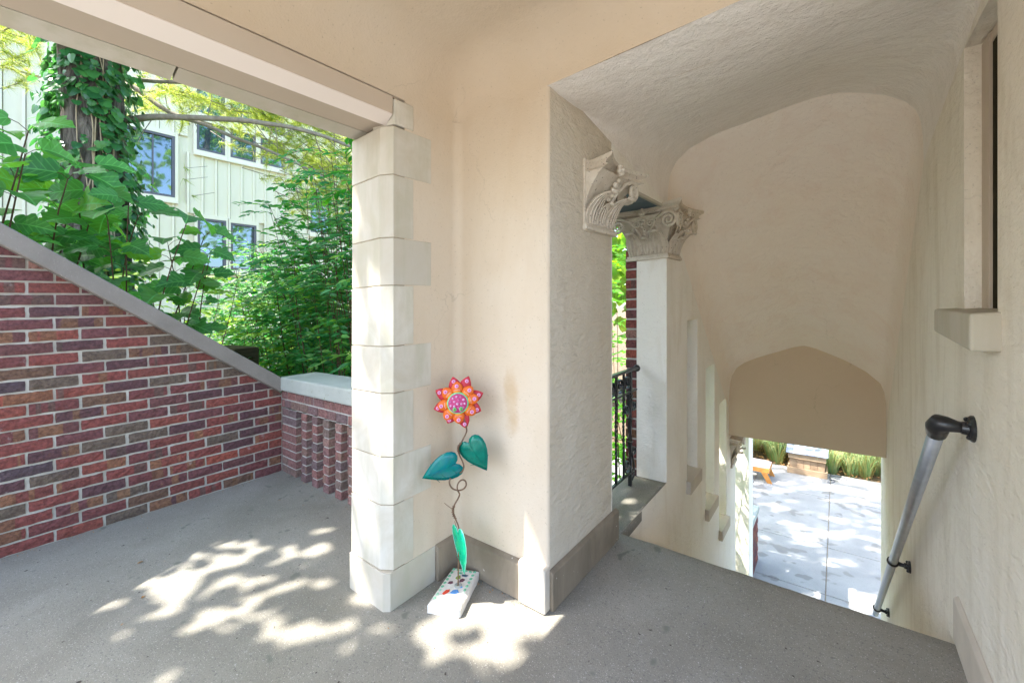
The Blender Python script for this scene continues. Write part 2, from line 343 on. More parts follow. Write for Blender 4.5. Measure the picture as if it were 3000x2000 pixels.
def mat_bark():
    m, nt, b = new_mat('pine_bark', 0.9, 0.15)
    co = geoco(nt)
    v = noise(nt, mapping(nt, co, (16, 16, 3.2)), 1, 5, 0.7, 0.8)
    c = ramp(nt, v, [(0.35, (0.035, 0.028, 0.025)), (0.5, (0.13, 0.11, 0.095)), (0.7, (0.24, 0.205, 0.18))])
    nt.links.new(c, b.inputs['Base Color'])
    bump(nt, b, v, 1.0, 0.05)
    return m
M['bark'] = mat_bark()
def mat_glass_window():
    m, nt, b = new_mat('window_glass', 0.03, 0.8)
    b.inputs['Base Color'].default_value = (0.15, 0.20, 0.24, 1); b.inputs['Metallic'].default_value = 0.75
    w = noise(nt, geoco(nt), 1.3, 2, 0.4); bump(nt, b, w, 0.06, 0.05)
    return m
M['glass'] = mat_glass_window()
def mat_clear():
    m, nt, b = new_mat('clear_pane', 0.05, 0.6); b.inputs['Base Color'].default_value = (0.05, 0.045, 0.03, 1)
    tr = nt.nodes.new('ShaderNodeBsdfTransparent'); ms = nt.nodes.new('ShaderNodeMixShader'); ms.inputs[0].default_value = 0.12
    nt.links.new(b.outputs[0], ms.inputs[1]); nt.links.new(tr.outputs[0], ms.inputs[2]); nt.links.new(ms.outputs[0], nt.nodes['Material Output'].inputs[0])
    return m
M['clear_glass'] = mat_clear()
def mat_teal(name, c0, c1, t):
    m, nt, b = new_mat(name, 0.22, 0.5)
    co = objco(nt)
    c = mix(nt, ramp(nt, noise(nt, mapping(nt, co, (9, 3, 9)), 2.2, 4, 0.6, 1.0), [(0.35, (0, 0, 0)), (0.65, (1, 1, 1))]), c0, c1)
    nt.links.new(c, b.inputs['Base Color'])
    tr = nt.nodes.new('ShaderNodeBsdfTranslucent'); nt.links.new(c, tr.inputs[0])
    ms = nt.nodes.new('ShaderNodeMixShader'); ms.inputs[0].default_value = t
    nt.links.new(b.outputs[0], ms.inputs[1]); nt.links.new(tr.outputs[0], ms.inputs[2]); nt.links.new(ms.outputs[0], nt.nodes['Material Output'].inputs[0])
    return m
M['teal_blue'] = mat_teal('teal_blue_glass', (0.0, 0.20, 0.24), (0.0, 0.27, 0.22), 0.25)
M['teal_green'] = mat_teal('teal_green_glass', (0.0, 0.17, 0.12), (0.0, 0.25, 0.17), 0.25)
M['teal_bright'] = mat_teal('bright_green_glass', (0.0, 0.62, 0.42), (0.02, 0.75, 0.36), 0.45)
def flat(name, c, rough=0.5, spec=0.4):
    m, nt, b = new_mat(name, rough, spec)
    nt.links.new(mix(nt, ramp(nt, noise(nt, objco(nt), 60, 3, 0.6), [(0.3, (0, 0, 0)), (0.7, (1, 1, 1))]), c, tuple(min(1, v * 1.18 + 0.01) for v in c)), b.inputs['Base Color'])
    return m
M['petal_red'] = flat('painted_red_petal', (0.42, 0.012, 0.03)); M['petal_orange'] = flat('painted_orange_petal', (0.62, 0.11, 0.004))
M['petal_rim'] = flat('painted_amber_centre', (0.68, 0.20, 0.008))
M['dot_pink'] = flat('painted_pink_dot', (0.48, 0.10, 0.26)); M['dot_white'] = flat('painted_pale_dot', (0.58, 0.30, 0.48))
M['magenta'] = flat('painted_magenta_dome', (0.40, 0.03, 0.14)); M['mint'] = flat('painted_mint_ring', (0.16, 0.50, 0.25)); M['olive'] = flat('painted_olive_dot', (0.10, 0.28, 0.03))
M['grout'] = mat_simple('white_grout', (0.66, 0.62, 0.56), (0.78, 0.74, 0.68), 40, 0.85, 0.2, 0.7, 80, 0.003, local=True)
TILES = [flat('tile_green', (0.16, 0.42, 0.26), 0.25), flat('tile_pale_green', (0.34, 0.60, 0.42), 0.25), flat('tile_blue', (0.08, 0.25, 0.55), 0.25),
         flat('tile_red', (0.62, 0.06, 0.03), 0.25), flat('tile_plum', (0.12, 0.05, 0.07), 0.25), flat('tile_navy', (0.05, 0.09, 0.12), 0.25), flat('tile_lime', (0.22, 0.30, 0.05), 0.25)]

# ------------------------------------------------------------------ fixed places (metres; x across the stair, y down the stair, z up)
XI, XO = -1.478, -1.75        # inner and outer face of the doorway wall
YJ = 1.01                     # jamb face of the doorway
YW = 1.42                     # end wall of the landing
XL, XLO = -0.94, -1.24        # stair wall on the left, inner and outer face
XR = 0.34                     # stair wall on the right
NOSE = 2.145
ZP = -2.75                    # patio level
ZH = 2.17                     # underside of the header over the stair
ZC = 2.39; RC = 0.21          # landing ceiling and its cove

# ================================================================== the setting
# ground: one sheet out to the horizon, banked up behind the brick wall and falling to the patio
def ground_z(x, y):
    def s(t): t = max(0.0, min(1.0, t)); return t * t * (3 - 2 * t)
    a = s((-3.4 - x) / 0.8)
    bank = 1.25 - 1.55 * s((y + 0.6) / 2.8)
    z = ZP - 0.12 + (bank - ZP + 0.12) * a * (1 - s((y - 3.2) / 3.0))
    z += (-1.9 - z) * s((-x - 10) / 10) * 0.8
    return z + 0.03 * math.sin(x * 1.7 + y) * a
xs = [-300, -150, -80, -40, -25] + [-20 + 0.8 * i for i in range(20)] + [-4.0, -3.85, -3.7, -3.55, -3.3, -2.5, -1, 1, 4, 10, 20, 40, 90, 300]
ys = [-300, -120, -50, -20, -10, -5] + [-3 + 0.4 * i for i in range(24)] + [7, 8, 10, 14, 20, 35, 60, 120, 300]
V = [(x, y, ground_z(x, y)) for y in ys for x in xs]; nx = len(xs)
F = [(j * nx + i, j * nx + i + 1, (j + 1) * nx + i + 1, (j + 1) * nx + i) for j in range(len(ys) - 1) for i in range(nx - 1)
     if not (xs[i] >= -4.05 and xs[i + 1] <= 4.1 and ys[j] > -6 and ys[j + 1] < 5.5)]
tag(obj('ground', V, F, M['soil'], smooth=True), kind='structure')

# unseen pale paving, added to bounce sunlight into the open porch
mb = MB(); mb.box(-3.7, 9.0, -12.0, -2.215, -0.25, -0.03); mb.box(0.42, 9.0, -2.214, 1.1, -0.25, -0.03)
tag(mb.build('bounce_paving', M['patio']), kind='structure')
# pale gravel path outside the railing opening
tag(MB().box(-4.04, XLO - 0.02, 1.72, 5.19, ZP - 0.25, ZP - 0.03).build('side_path', M['cap_light']), kind='structure')
# landing slab and the outdoor terrace slab
mb = MB()
xs2 = [-3.66 + i * 2.705 / 40 for i in range(41)] + [XL - 0.015 + i * (0.37 - XL + 0.015) / 20 for i in range(1, 21)]; ys2 = [-2.2 + i * 3.75 / 44 for i in range(45)] + [1.65, 1.8, 1.95, 2.08, 2.125, NOSE]
V = []; 
for y in ys2:
    for x in xs2: V.append((x, y, 0.0012 * math.sin(x * 5 + y * 3) + 0.001 * math.sin(y * 9 - x * 4)))
mb.add(V, [(j * 61 + i, j * 61 + i + 1, (j + 1) * 61 + i + 1, (j + 1) * 61 + i) for j in range(50) for i in range(60) if j < 44 or i >= 40])
mb.V = [(x, y + (0.004 * math.sin(x * 23) * math.sin(x * 7 + 1) if y > 2.1 else 0), z - (0.006 if y > NOSE - 0.001 else 0.001 if y > 2.12 else 0)) for x, y, z in mb.V]
tag(mb.build('landing_floor', M['concrete'], smooth=True), kind='structure')
mb = MB(); mb.box(XL - 0.02, 0.40, 1.552, NOSE - 0.001, -0.14, -0.0075)
tag(mb.build('landing_edge', M['concrete'], bevel=0.008), kind='structure')
mb = MB(); mb.box(-3.7, 0.4, -2.2, 1.5, -0.3, -0.015)
tag(mb.build('landing_slab', M['concrete']), kind='structure')
# steps down to the patio
mb = MB(); nst = 15; rise = -ZP / nst; go = 0.234
for i in range(nst - 1):
    z1 = -rise * (i + 1); y0 = NOSE - 0.01 + go * i
    mb.box(XL + 0.003, XR - 0.003, y0, y0 + go + 0.03, z1 - 0.30, z1)
tag(mb.build('stair_steps', M['plinth_pale']), kind='structure')
# patio slabs with joints
slabs = empty('patio_paving'); tag(slabs, kind='structure')
slabs['label'] = 'pale concrete patio paving seen through the lower stair doorway'
yj = [5.2, 6.95, 8.27, 10.3, 11.75]; xj = [-4.6, -2.9, -1.46, -0.135, 1.2, 2.9]
for i in range(len(xj) - 1):
    for j in range(len(yj) - 1):
        MB().box(xj[i] + 0.005, xj[i + 1] - 0.005, yj[j] + 0.005, yj[j + 1] - 0.005, ZP - 0.12, ZP).build('slab', M['patio'], slabs, bevel=0.004, seg=1)
MB().box(-4.6, 2.9, 5.2, 11.75, ZP - 0.2, ZP - 0.02).build('slab_bed', M['mortar_dark'], slabs)

# ------------------------------------------------------------------ landing ceiling with its cove (heightfield)
def ceil_z(x, y):
    dx, dy = x - XI, YW - y
    def c(d):
        if d >= RC: return 0.0
        d = max(d, 0.0); return RC - math.sqrt(max(0.0, RC * RC - (RC - d) ** 2))
    a, b = c(dx), c(dy)
    return ZC - min(RC, math.sqrt(a * a + b * b) if True else max(a, b)) + 0.004 * math.sin(x * 3.1) * math.sin(y * 2.3)
gx = [XI + RC * (1 - math.cos(math.pi / 2 * i / 12)) for i in range(13)] + [XI + RC + 0.08 + i * (XR + 0.02 - XI - RC - 0.08) / 24 for i in range(25)]
gy = [YW - RC * (1 - math.cos(math.pi / 2 * i / 12)) for i in range(13)] + [YW - RC - 0.08 - i * 0.11 for i in range(28)]
V = [(x, y, ceil_z(x, y)) for y in gy for x in gx]; n = len(gx)
F = [(j * n + i, j * n + i + 1, (j + 1) * n + i + 1, (j + 1) * n + i) for j in range(len(gy) - 1) for i in range(n - 1)]
tag(obj('landing_ceiling', V, F, M['plaster_ceiling'], smooth=True), kind='structure')
YB = gy[-1]                    # back end of the porch
mb = MB(); mb.box(XO - 0.05, XR + 0.4, YB - 0.05, 3.2, 2.62, 2.8)
tag(mb.build('porch_roof', M['plaster_ceiling']), kind='structure')

# ------------------------------------------------------------------ end wall of the landing with the pier face beside the stair
w = empty('stucco_wall', (-1.2, YW, 0)); tag(w, 'cream stucco corner wall behind the flower ornament, ending in a pier at the stair', 'wall')
path = [(XI, 1.10), (XI, 1.375)]
for k in range(1, 8):
    a = math.pi / 2 * k / 8; path.append((XI + 0.045 * (1 - math.cos(a)), 1.375 + 0.045 * math.sin(a)))
path += [(XI + 0.045, YW), (-1.25, YW), (-1.05, YW), (XL - 0.012, YW), (XL - 0.003, YW + 0.003), (XL, YW + 0.012)]
def wall_strip(path, z0, z1, nz):
    V = []; m = len(path)
    for k in range(nz + 1):
        z = z0 + (z1 - z0) * k / nz
        for (x, y) in path: V.append((x, y, z))
    return V, [(k * m + i, k * m + i + 1, (k + 1) * m + i + 1, (k + 1) * m + i) for k in range(nz) for i in range(m - 1)]
def rel(o, p):       # keep world places under a parent that stands elsewhere
    o.matrix_parent_inverse = Matrix.Translation(-Vector(p.location)); return o
V, F = wall_strip(path, -0.02, ZH + 0.012, 24)
rel(obj('wall_face', V, F, M['plaster'], w, smooth=True), w)
V, F = wall_strip([(XL, YW + 0.012), (XL, 1.6), (XL, 1.8), (XL, 2.02), (XL - 0.004, 2.03), (XLO + 0.08, 2.03), (XLO + 0.08, 1.66), (-1.62, 1.66), (-1.62, 1.3)], -0.02, ZH + 0.012, 24)
rel(obj('pier_face', V, F, M['plaster_rough'], w), w)
mb = MB(); mb.box(-1.62, XL, 1.43, 2.02, ZH + 0.02, 2.6)
rel(mb.build('upper_wall', M['plaster_rough'], w), w)
# outer brick skin of the pier
mb = MB(); mb.box(XLO, XLO + 0.079, 1.67, 2.028, -2.8, 1.95)
rel(mb.build('brick_skin', M['mortar'], w), w)
def plinth(par, pts, h, mat, t=0.022):
    # pts: straight run from a to b, wall on the left; sloped top
    (ax, ay), (bx, by) = pts
    d = Vector((bx - ax, by - ay)); nrm = Vector((d.y, -d.x)).normalized() * t
    V = [(ax, ay, 0), (bx, by, 0), (bx + nrm.x, by + nrm.y, 0), (ax + nrm.x, ay + nrm.y, 0),
         (ax, ay, h), (bx, by, h), (bx + nrm.x, by + nrm.y, h - 0.014), (ax + nrm.x, ay + nrm.y, h - 0.014)]
    m_ = MB(); m_.add(V, [(3, 2, 1, 0), (4, 5, 6, 7), (0, 1, 5, 4), (1, 2, 6, 5), (2, 3, 7, 6), (3, 0, 4, 7)])
    return rel(m_.build('plinth', mat, par, bevel=0.004), par)
plinth(w, ((XI, 1.272), (XI, YW - 0.001)), 0.168, M['plinth'])
plinth(w, ((XI + 0.01, YW), (-1.075, YW)), 0.168, M['plinth'], 0.024)
mb = MB(); mb.box(-1.075, XL + 0.004, YW - 0.034, YW + 0.01, 0, 0.182)
rel(mb.build('plinth_block', M['plinth_pale'], w, bevel=0.008), w)
plinth(w, ((XL, YW + 0.004), (XL, 2.075)), 0.168, M['plinth'], 0.020)

# header over the stair and the vault behind it
stv = empty('stair_vault', (-0.3, YW, ZH)); tag(stv, 'pale rough stucco vault over the stair with a header beam in front', 'ceiling')
mb = MB()
nyy = 8; nxx = 30
V = []
for j in range(nyy + 1):
    for i in range(nxx + 1):
        x = XL - 0.01 + (XR + 0.03 - XL) * i / nxx; y = YW - 0.002 + 0.29 * j / nyy
        e = 0.008 * math.exp(-((j) ** 2) / 2) + 0.006 * math.exp(-((j - nyy) ** 2) / 2)
        V.append((x, y, ZH + e + 0.0015 * math.sin(x * 9 + y * 7)))
mb.add(V, [(j * (nxx + 1) + i, (j + 1) * (nxx + 1) + i, (j + 1) * (nxx + 1) + i + 1, j * (nxx + 1) + i + 1) for j in range(nyy) for i in range(nxx)])
rel(mb.build('header_underside', M['plaster_vault'], stv, smooth=True), stv)
PA = [(-0.9395, 1.95), (-0.937, 2.03), (-0.93, 2.11), (-0.915, 2.17), (-0.88, 2.235), (-0.80, 2.30), (-0.70, 2.335), (-0.60, 2.36), (-0.436, 2.375), (-0.225, 2.402), (-0.10, 2.410), (0.0, 2.400), (0.10, 2.365), (0.20, 2.315), (0.27, 2.26), (0.31, 2.205), (0.328, 2.14), (0.337, 2.05), (0.3395, 1.93)]
PB = [(-0.9395, 0.05), (-0.937, 0.2), (-0.93, 0.32), (-0.915, 0.43), (-0.86, 0.53), (-0.786, 0.588), (-0.68, 0.64), (-0.57, 0.684), (-0.45, 0.728), (-0.353, 0.765), (-0.275, 0.784), (-0.19, 0.765), (-0.114, 0.732), (0.061, 0.646), (0.20, 0.556), (0.30, 0.455), (0.328, 0.37), (0.337, 0.26), (0.3395, 0.1)]
def lerp_prof(P, x):
    if x <= P[0][0]: return P[0][1]
    for (a, za), (b, zb) in zip(P, P[1:]):
        if x <= b: 
            t = (x - a) / (b - a); return za + (zb - za) * t
    return P[-1][1]
nx_ = 64
XX = [-0.9395 + (0.3395 + 0.9395) * (0.5 - 0.5 * math.cos(math.pi * i / nx_)) for i in range(nx_ + 1)]
Y0v, Y1v, Y2v = YW + 0.288, 2.93, 5.0
rows = []
for j in range(15):
    t = j / 14; s_ = t * t * (3 - 2 * t) * 0.5 + t * 0.5
    y = Y0v + (Y1v - Y0v) * t
    rows.append([(x, y, (ZH + 0.006) + (lerp_prof(PA, x) - ZH - 0.006) * (s_ if lerp_prof(PA, x) > ZH else t)) for x in XX])
V = [p for r_ in rows for p in r_]; n = nx_ + 1
F = [(j * n + i, (j + 1) * n + i, (j + 1) * n + i + 1, j * n + i + 1) for j in range(14) for i in range(nx_)]
rel(obj('vault_head', V, F, M['plaster_vault'], stv, smooth=True), stv)
rows = []
M['plaster_slope'] = mat_plaster('lit_slope_stucco', (0.90, 0.80, 0.69), (0.91, 0.83, 0.74), (0.76, 0.52, 0.40), 0.2, 1.7, (0.8, 1, 1))  # slope copy, brightened and warmed as painted light against the lintel
for j in range(29):
    t = j / 28; y = Y1v + (Y2v - Y1v) * t
    dip = 0.02 * math.exp(-t * 20)
    rows.append([(x, y, lerp_prof(PA, x) * (1 - t) + lerp_prof(PB, x) * t - 0 * dip) for x in XX])
V = [p for r_ in rows for p in r_]
F = [(j * n + i, (j + 1) * n + i, (j + 1) * n + i + 1, j * n + i + 1) for j in range(28) for i in range(nx_)]
rel(obj('vault_slope', V, F, M['plaster_slope'], stv, smooth=True), stv)
# lintel wall over the lower doorway
V = [(x, Y2v, lerp_prof(PB, x) + 0.02) for x in XX] + [(x, Y2v, -0.215 - 0.0 * x) for x in XX]
V += [(x, Y2v + 0.42, -0.215) for x in XX]
F = [(i, i + 1, n + i + 1, n + i) for i in range(nx_)] + [(n + i, n + i + 1, 2 * n + i + 1, 2 * n + i) for i in range(nx_)]
lw = empty('lintel_wall', (-0.3, Y2v, -0.2)); tag(lw, 'tan arched stucco wall over the doorway at the foot of the stair', 'wall')
rel(obj('lintel_face', V, F, M['plaster_lintel'], lw), lw)
rel(MB().box(XLO, XR + 0.3, Y2v + 0.05, Y2v + 0.42, -0.21, 1.2).build('lintel_core', M['plaster_stair'], lw), lw)

# ------------------------------------------------------------------ walls with openings, on planes x = const
def wall_cells(x, ys_, zs_, holes, depth, flip, back=False):
    """faces of a wall on x, cut round rectangular holes (y0,y1,z0,z1), with reveals going depth in x"""
    mb = MB(); ycut = sorted(set(ys_ + [h[0] for h in holes] + [h[1] for h in holes])); zcut = sorted(set(zs_ + [h[2] for h in holes] + [h[3] for h in holes]))
    for a, b in zip(ycut, ycut[1:]):
        for c, d in zip(zcut, zcut[1:]):
            ym, zm = (a + b) / 2, (c + d) / 2
            if any(h[0] < ym < h[1] and h[2] < zm < h[3] for h in holes): continue
            mb.add([(x, a, c), (x, b, c), (x, b, d), (x, a, d)], [(0, 1, 2, 3) if not flip else (3, 2, 1, 0)])
    for h in holes:
        x1 = x + depth
        if h[4] if len(h) > 4 else False: continue
        mb.add([(x, h[0], h[2]), (x1, h[0], h[2]), (x1, h[0], h[3]), (x, h[0], h[3])], [(0, 1, 2, 3)])
        mb.add([(x, h[1], h[2]), (x1, h[1], h[2]), (x1, h[1], h[3]), (x, h[1], h[3])], [(3, 2, 1, 0)])
        mb.add([(x, h[0], h[3]), (x1, h[0], h[3]), (x1, h[1], h[3]), (x, h[1], h[3])], [(0, 1, 2, 3)])
        mb.add([(x, h[0], h[2]), (x1, h[0], h[2]), (x1, h[1], h[2]), (x, h[1], h[2])], [(3, 2, 1, 0)])
    return mb
# left stair wall
slits = [(3.41, 3.712, -0.20, 1.115), (3.99, 4.327, -0.66, 0.655), (4.53, 4.869, -1.09, 0.22)]
lwall = empty('left_stair_wall', (XL, 3, 0)); tag(lwall, 'white stucco wall stepping down the left of the stair with three tall slit recesses', 'wall')
mb = wall_cells(XL, [2.02, 2.914, 5.37], [-3.0, 2.5], [(2.03, 2.914, 0.0, 1.93, True)] + slits, -0.30, False)
# hide the part of the big opening already cut; add the end and the pier face that looks back up the stair
mb.add([(XL, 2.914, 0), (XLO + 0.084, 2.914, 0), (XLO + 0.084, 2.914, 1.93), (XL, 2.914, 1.93)], [(3, 2, 1, 0)])
mb.add([(XL, 2.03, 1.93), (XLO + 0.08, 2.03, 1.93), (XLO + 0.08, 2.914, 1.93), (XL, 2.914, 1.93)], [(0, 1, 2, 3)])
mb.add([(XL, 5.37, -3), (XLO, 5.37, -3), (XLO, 5.37, 0.5), (XL, 5.37, 0.5)], [(0, 1, 2, 3)])
mb.add([(XL, 5.37, -0.25), (XLO, 5.37, -0.25), (XLO, 6.3, -0.25), (XL, 6.3, -0.25)], [(0, 1, 2, 3)])
rel(mb.build('wall_face', M['plaster_stair'], lwall), lwall)
core = MB(); ye_ = 2.93
for (y0, y1, z0, z1) in slits:
    core.box(XLO + 0.001, XL - 0.24, ye_, y0 - 0.002, -2.9, 2.6); core.box(XLO + 0.001, XL - 0.24, y0, y1, -2.9, z0 - 0.07); core.box(XLO + 0.001, XL - 0.24, y0, y1, z1 + 0.002, 2.6); ye_ = y1 + 0.002
core.box(XLO + 0.001, XL - 0.24, ye_, 5.36, -2.9, 2.6)
rel(core.build('wall_core', M['plaster_stair'], lwall), lwall)
rel(MB().box(XLO + 0.001, XL - 0.01, 2.02, 2.93, 1.945, 2.6).build('wall_head', M['plaster_stair'], lwall), lwall)
rel(MB().box(XLO, XL - 0.008, 1.9, 2.95, -2.9, -0.08).build('wall_foot', M['plaster_stair'], lwall), lwall)
mb = MB()
for (y0, y1, z0, z1) in slits:
    V = [(XL - 0.295, y0 - 0.0, z0 - 0.06), (XL + 0.036, y0 - 0.02, z0 - 0.06), (XL + 0.036, y1 + 0.02, z0 - 0.06), (XL - 0.295, y1, z0 - 0.06),
         (XL - 0.295, y0 - 0.0, z0 + 0.08), (XL + 0.036, y0 - 0.02, z0 + 0.04), (XL + 0.036, y1 + 0.02, z0 + 0.04), (XL - 0.295, y1, z0 + 0.08)]
    o = MB().add(V, [(3, 2, 1, 0), (4, 5, 6, 7), (0, 1, 5, 4), (1, 2, 6, 5), (2, 3, 7, 6), (3, 0, 4, 7)]).build('slit_sill', M['plinth_pale'], lwall, bevel=0.006); rel(o, lwall)
# concrete ledge in the opening
led = MB()
V = [(XLO, 2.03, 0), (XL + 0.004, 2.03, 0)]
lv = [(XL + 0.004, 2.03), (XL + 0.004, 2.2), (XL + 0.002, 2.4), (XL - 0.006, 2.6), (XL - 0.002, 2.8), (XL, 2.913), (XLO, 2.913), (XLO, 2.03)]
led.prism(lv, -0.075, 0.002)
rel(led.build('ledge', M['concrete'], lwall, bevel=0.01), lwall)
# corner bead over the opening and the slate-blue boards of its underside
rel(MB().box(XL - 0.02, XL + 0.004, 2.035, 2.91, 1.918, 1.936).build('edge_bead', M['stone'], lwall, bevel=0.004), lwall)
sfb = empty('boarded_soffit', (-1.6, 2.5, 1.95)); tag(sfb, 'slate blue boarded soffit above the iron railing, seen between the two large capitals', 'soffit')
for i in range(9):
    y0 = 1.70 + i * 0.155
    rel(MB().box(-1.36, XL - 0.022, y0 + 0.003, y0 + 0.152, 1.905 if False else 1.925, 1.94).build('board', M['soffit'], sfb, bevel=0.004, seg=1), sfb)
# pier beside the opening: outer brick edge seen past the plaster
pb = empty('brick_pier', (-1.2, 2.95, 0)); tag(pb, 'narrow brick edge of the pier behind the iron railing, beside the pale stucco reveal', 'pier')
rel(MB().box(XLO + 0.004, XLO + 0.080, 2.925, 3.6, -2.8, 1.94).build('mortar_core', M['mortar'], pb), pb)

# far pier at the foot of the stair
fp = empty('lower_pier', (-1.0, 6.4, ZP)); tag(fp, 'white stucco pier at the left of the lower doorway', 'pier')
rel(MB().box(XLO, XL, 6.3, 6.62, ZP, 0.2).build('pier_shaft', M['plaster_stair'], fp, bevel=0.01), fp)
# right stair wall with its slit window
rw = empty('right_stair_wall', (XR, 2, 0)); tag(rw, 'streaky cream stucco wall on the right of the stair carrying the handrail', 'wall')
nic = (1.70, 2.08, 1.16, 2.10)
mb = wall_cells(XR, [1.12, 1.3, 2.5, 5.60], [-3.0, 2.6], [nic], 0.075, True)
mb.add([(XR, 5.60, -3), (XR + 0.35, 5.60, -3), (XR + 0.35, 5.60, 0.5), (XR, 5.60, 0.5)], [(0, 1, 2, 3)])
rel(mb.build('wall_face', M['plaster_streaky'], rw), rw)
rel(MB().box(XR + 0.09, XR + 0.20, 1.121, nic[0] - 0.002, -2.9, 2.6).box(XR + 0.09, XR + 0.20, nic[1] + 0.002, 5.58, -2.9, 2.6).box(XR + 0.09, XR + 0.20, nic[0], nic[1], -2.9, 1.08).box(XR + 0.09, XR + 0.20, nic[0], nic[1], 2.11, 2.6).build('wall_core', M['plaster_stair'], rw), rw)
fr = rel(MB().box(XR + 0.045, XR + 0.08, nic[0] + 0.002, nic[0] + 0.035, 1.17, 2.095).box(XR + 0.040, XR + 0.08, nic[1] - 0.088, nic[1] - 0.002, 1.17, 2.095)
         .box(XR + 0.045, XR + 0.08, nic[0] + 0.037, nic[1] - 0.090, 2.06, 2.095).build('window', M['lintel_tan'], rw, bevel=0.003), rw)
MB().box(XR + 0.048, XR + 0.056, nic[0] + 0.037, nic[1] - 0.090, 1.17, 2.058).build('pane', M['dark_void'], fr)
V = [(XR - 0.058, 1.665, 1.095), (XR - 0.058, 2.20, 1.115), (XR + 0.07, 2.20, 1.115), (XR + 0.07, 1.665, 1.095),
     (XR - 0.058, 1.665, 1.200), (XR - 0.058, 2.20, 1.200), (XR + 0.07, 2.20, 1.205), (XR + 0.07, 1.665, 1.205)]
rel(MB().add(V, [(3, 2, 1, 0), (4, 5, 6, 7), (0, 1, 5, 4), (1, 2, 6, 5), (2, 3, 7, 6), (3, 0, 4, 7)]).build('window_sill', M['stone'], rw, bevel=0.008), rw)
plinth(rw, ((XR, 2.165), (XR, 1.12)), 0.165, M['plinth_pale'], 0.014)

# ------------------------------------------------------------------ capitals
def spiral(c, u, v, r0, turns, n=26, sgn=1, start=0.0):
    P = []
    for i in range(n + 1):
        t = i / n; r = r0 * (1 - 0.82 * t); a = start + sgn * t * turns * 2 * math.pi
        P.append(c + u * r * math.cos(a) + v * r * math.sin(a))
    return P
def blob(mb, c, r, sx=1, sy=1, sz=1, n=6):
    mb.lathe([(r * math.sin(math.pi * k / n) + 1e-4, -r * sz * math.cos(math.pi * k / n)) for k in range(n + 1)], Matrix.Translation(c), 8)
def acanthus(mb, base, up, out, side, h, wd, curl, ribs=5):
    # a leaf: several fluted ribs rising and rolling over at the tip, plus its blade
    nseg = 9
    def pt(t, s, lift=0.0):
        bow = math.sin(min(1, t * 1.15) * math.pi * 0.5)
        ww = wd * (0.62 + 0.5 * math.sin(math.pi * min(1, t * 0.95 + 0.08))) * (1 - 0.55 * max(0, t - 0.75) * 4 * 0.6)
        zz = h * (t if t < 0.85 else 0.85 + 0.15 * math.sin((t - 0.85) / 0.15 * math.pi * 0.5) - 0.10 * (t - 0.85) / 0.15)
        oo = curl * (t ** 2.2) + (0.35 * curl * max(0, (t - 0.8) / 0.2)) - 0.10 * curl * abs(s) ** 2 * 4 + lift
        return base + up * zz + side * (s * ww) + out * oo
    m = 8; V = []
    for j in range(nseg + 1):
        for i in range(m + 1):
            s = (i / m - 0.5); fl = 0.0045 * math.cos(i * math.pi) * 1.0
            edge = (0.05 * math.sin(j * 2.1) if i in (0, m) else 0)
            V.append(pt(j / nseg, s * (1 + edge), fl))
    mb.add(V, [(j * (m + 1) + i, j * (m + 1) + i + 1, (j + 1) * (m + 1) + i + 1, (j + 1) * (m + 1) + i) for j in range(nseg) for i in range(m)])
    for k in range(ribs):
        s = (k / (ribs - 1) - 0.5) * 0.86
        P = [pt(j / 8, s * (1 - 0.35 * (j / 8) ** 2), 0.006) for j in range(9)]
        mb.tube(P, 0.0062, 5, r1=0.004)
    tip = pt(1.0, 0); mb.tube([tip - side * wd * 0.26 - out * 0.004, tip - up * 0.004, tip + side * wd * 0.26 - out * 0.004], [0.006, 0.012, 0.006], 6)
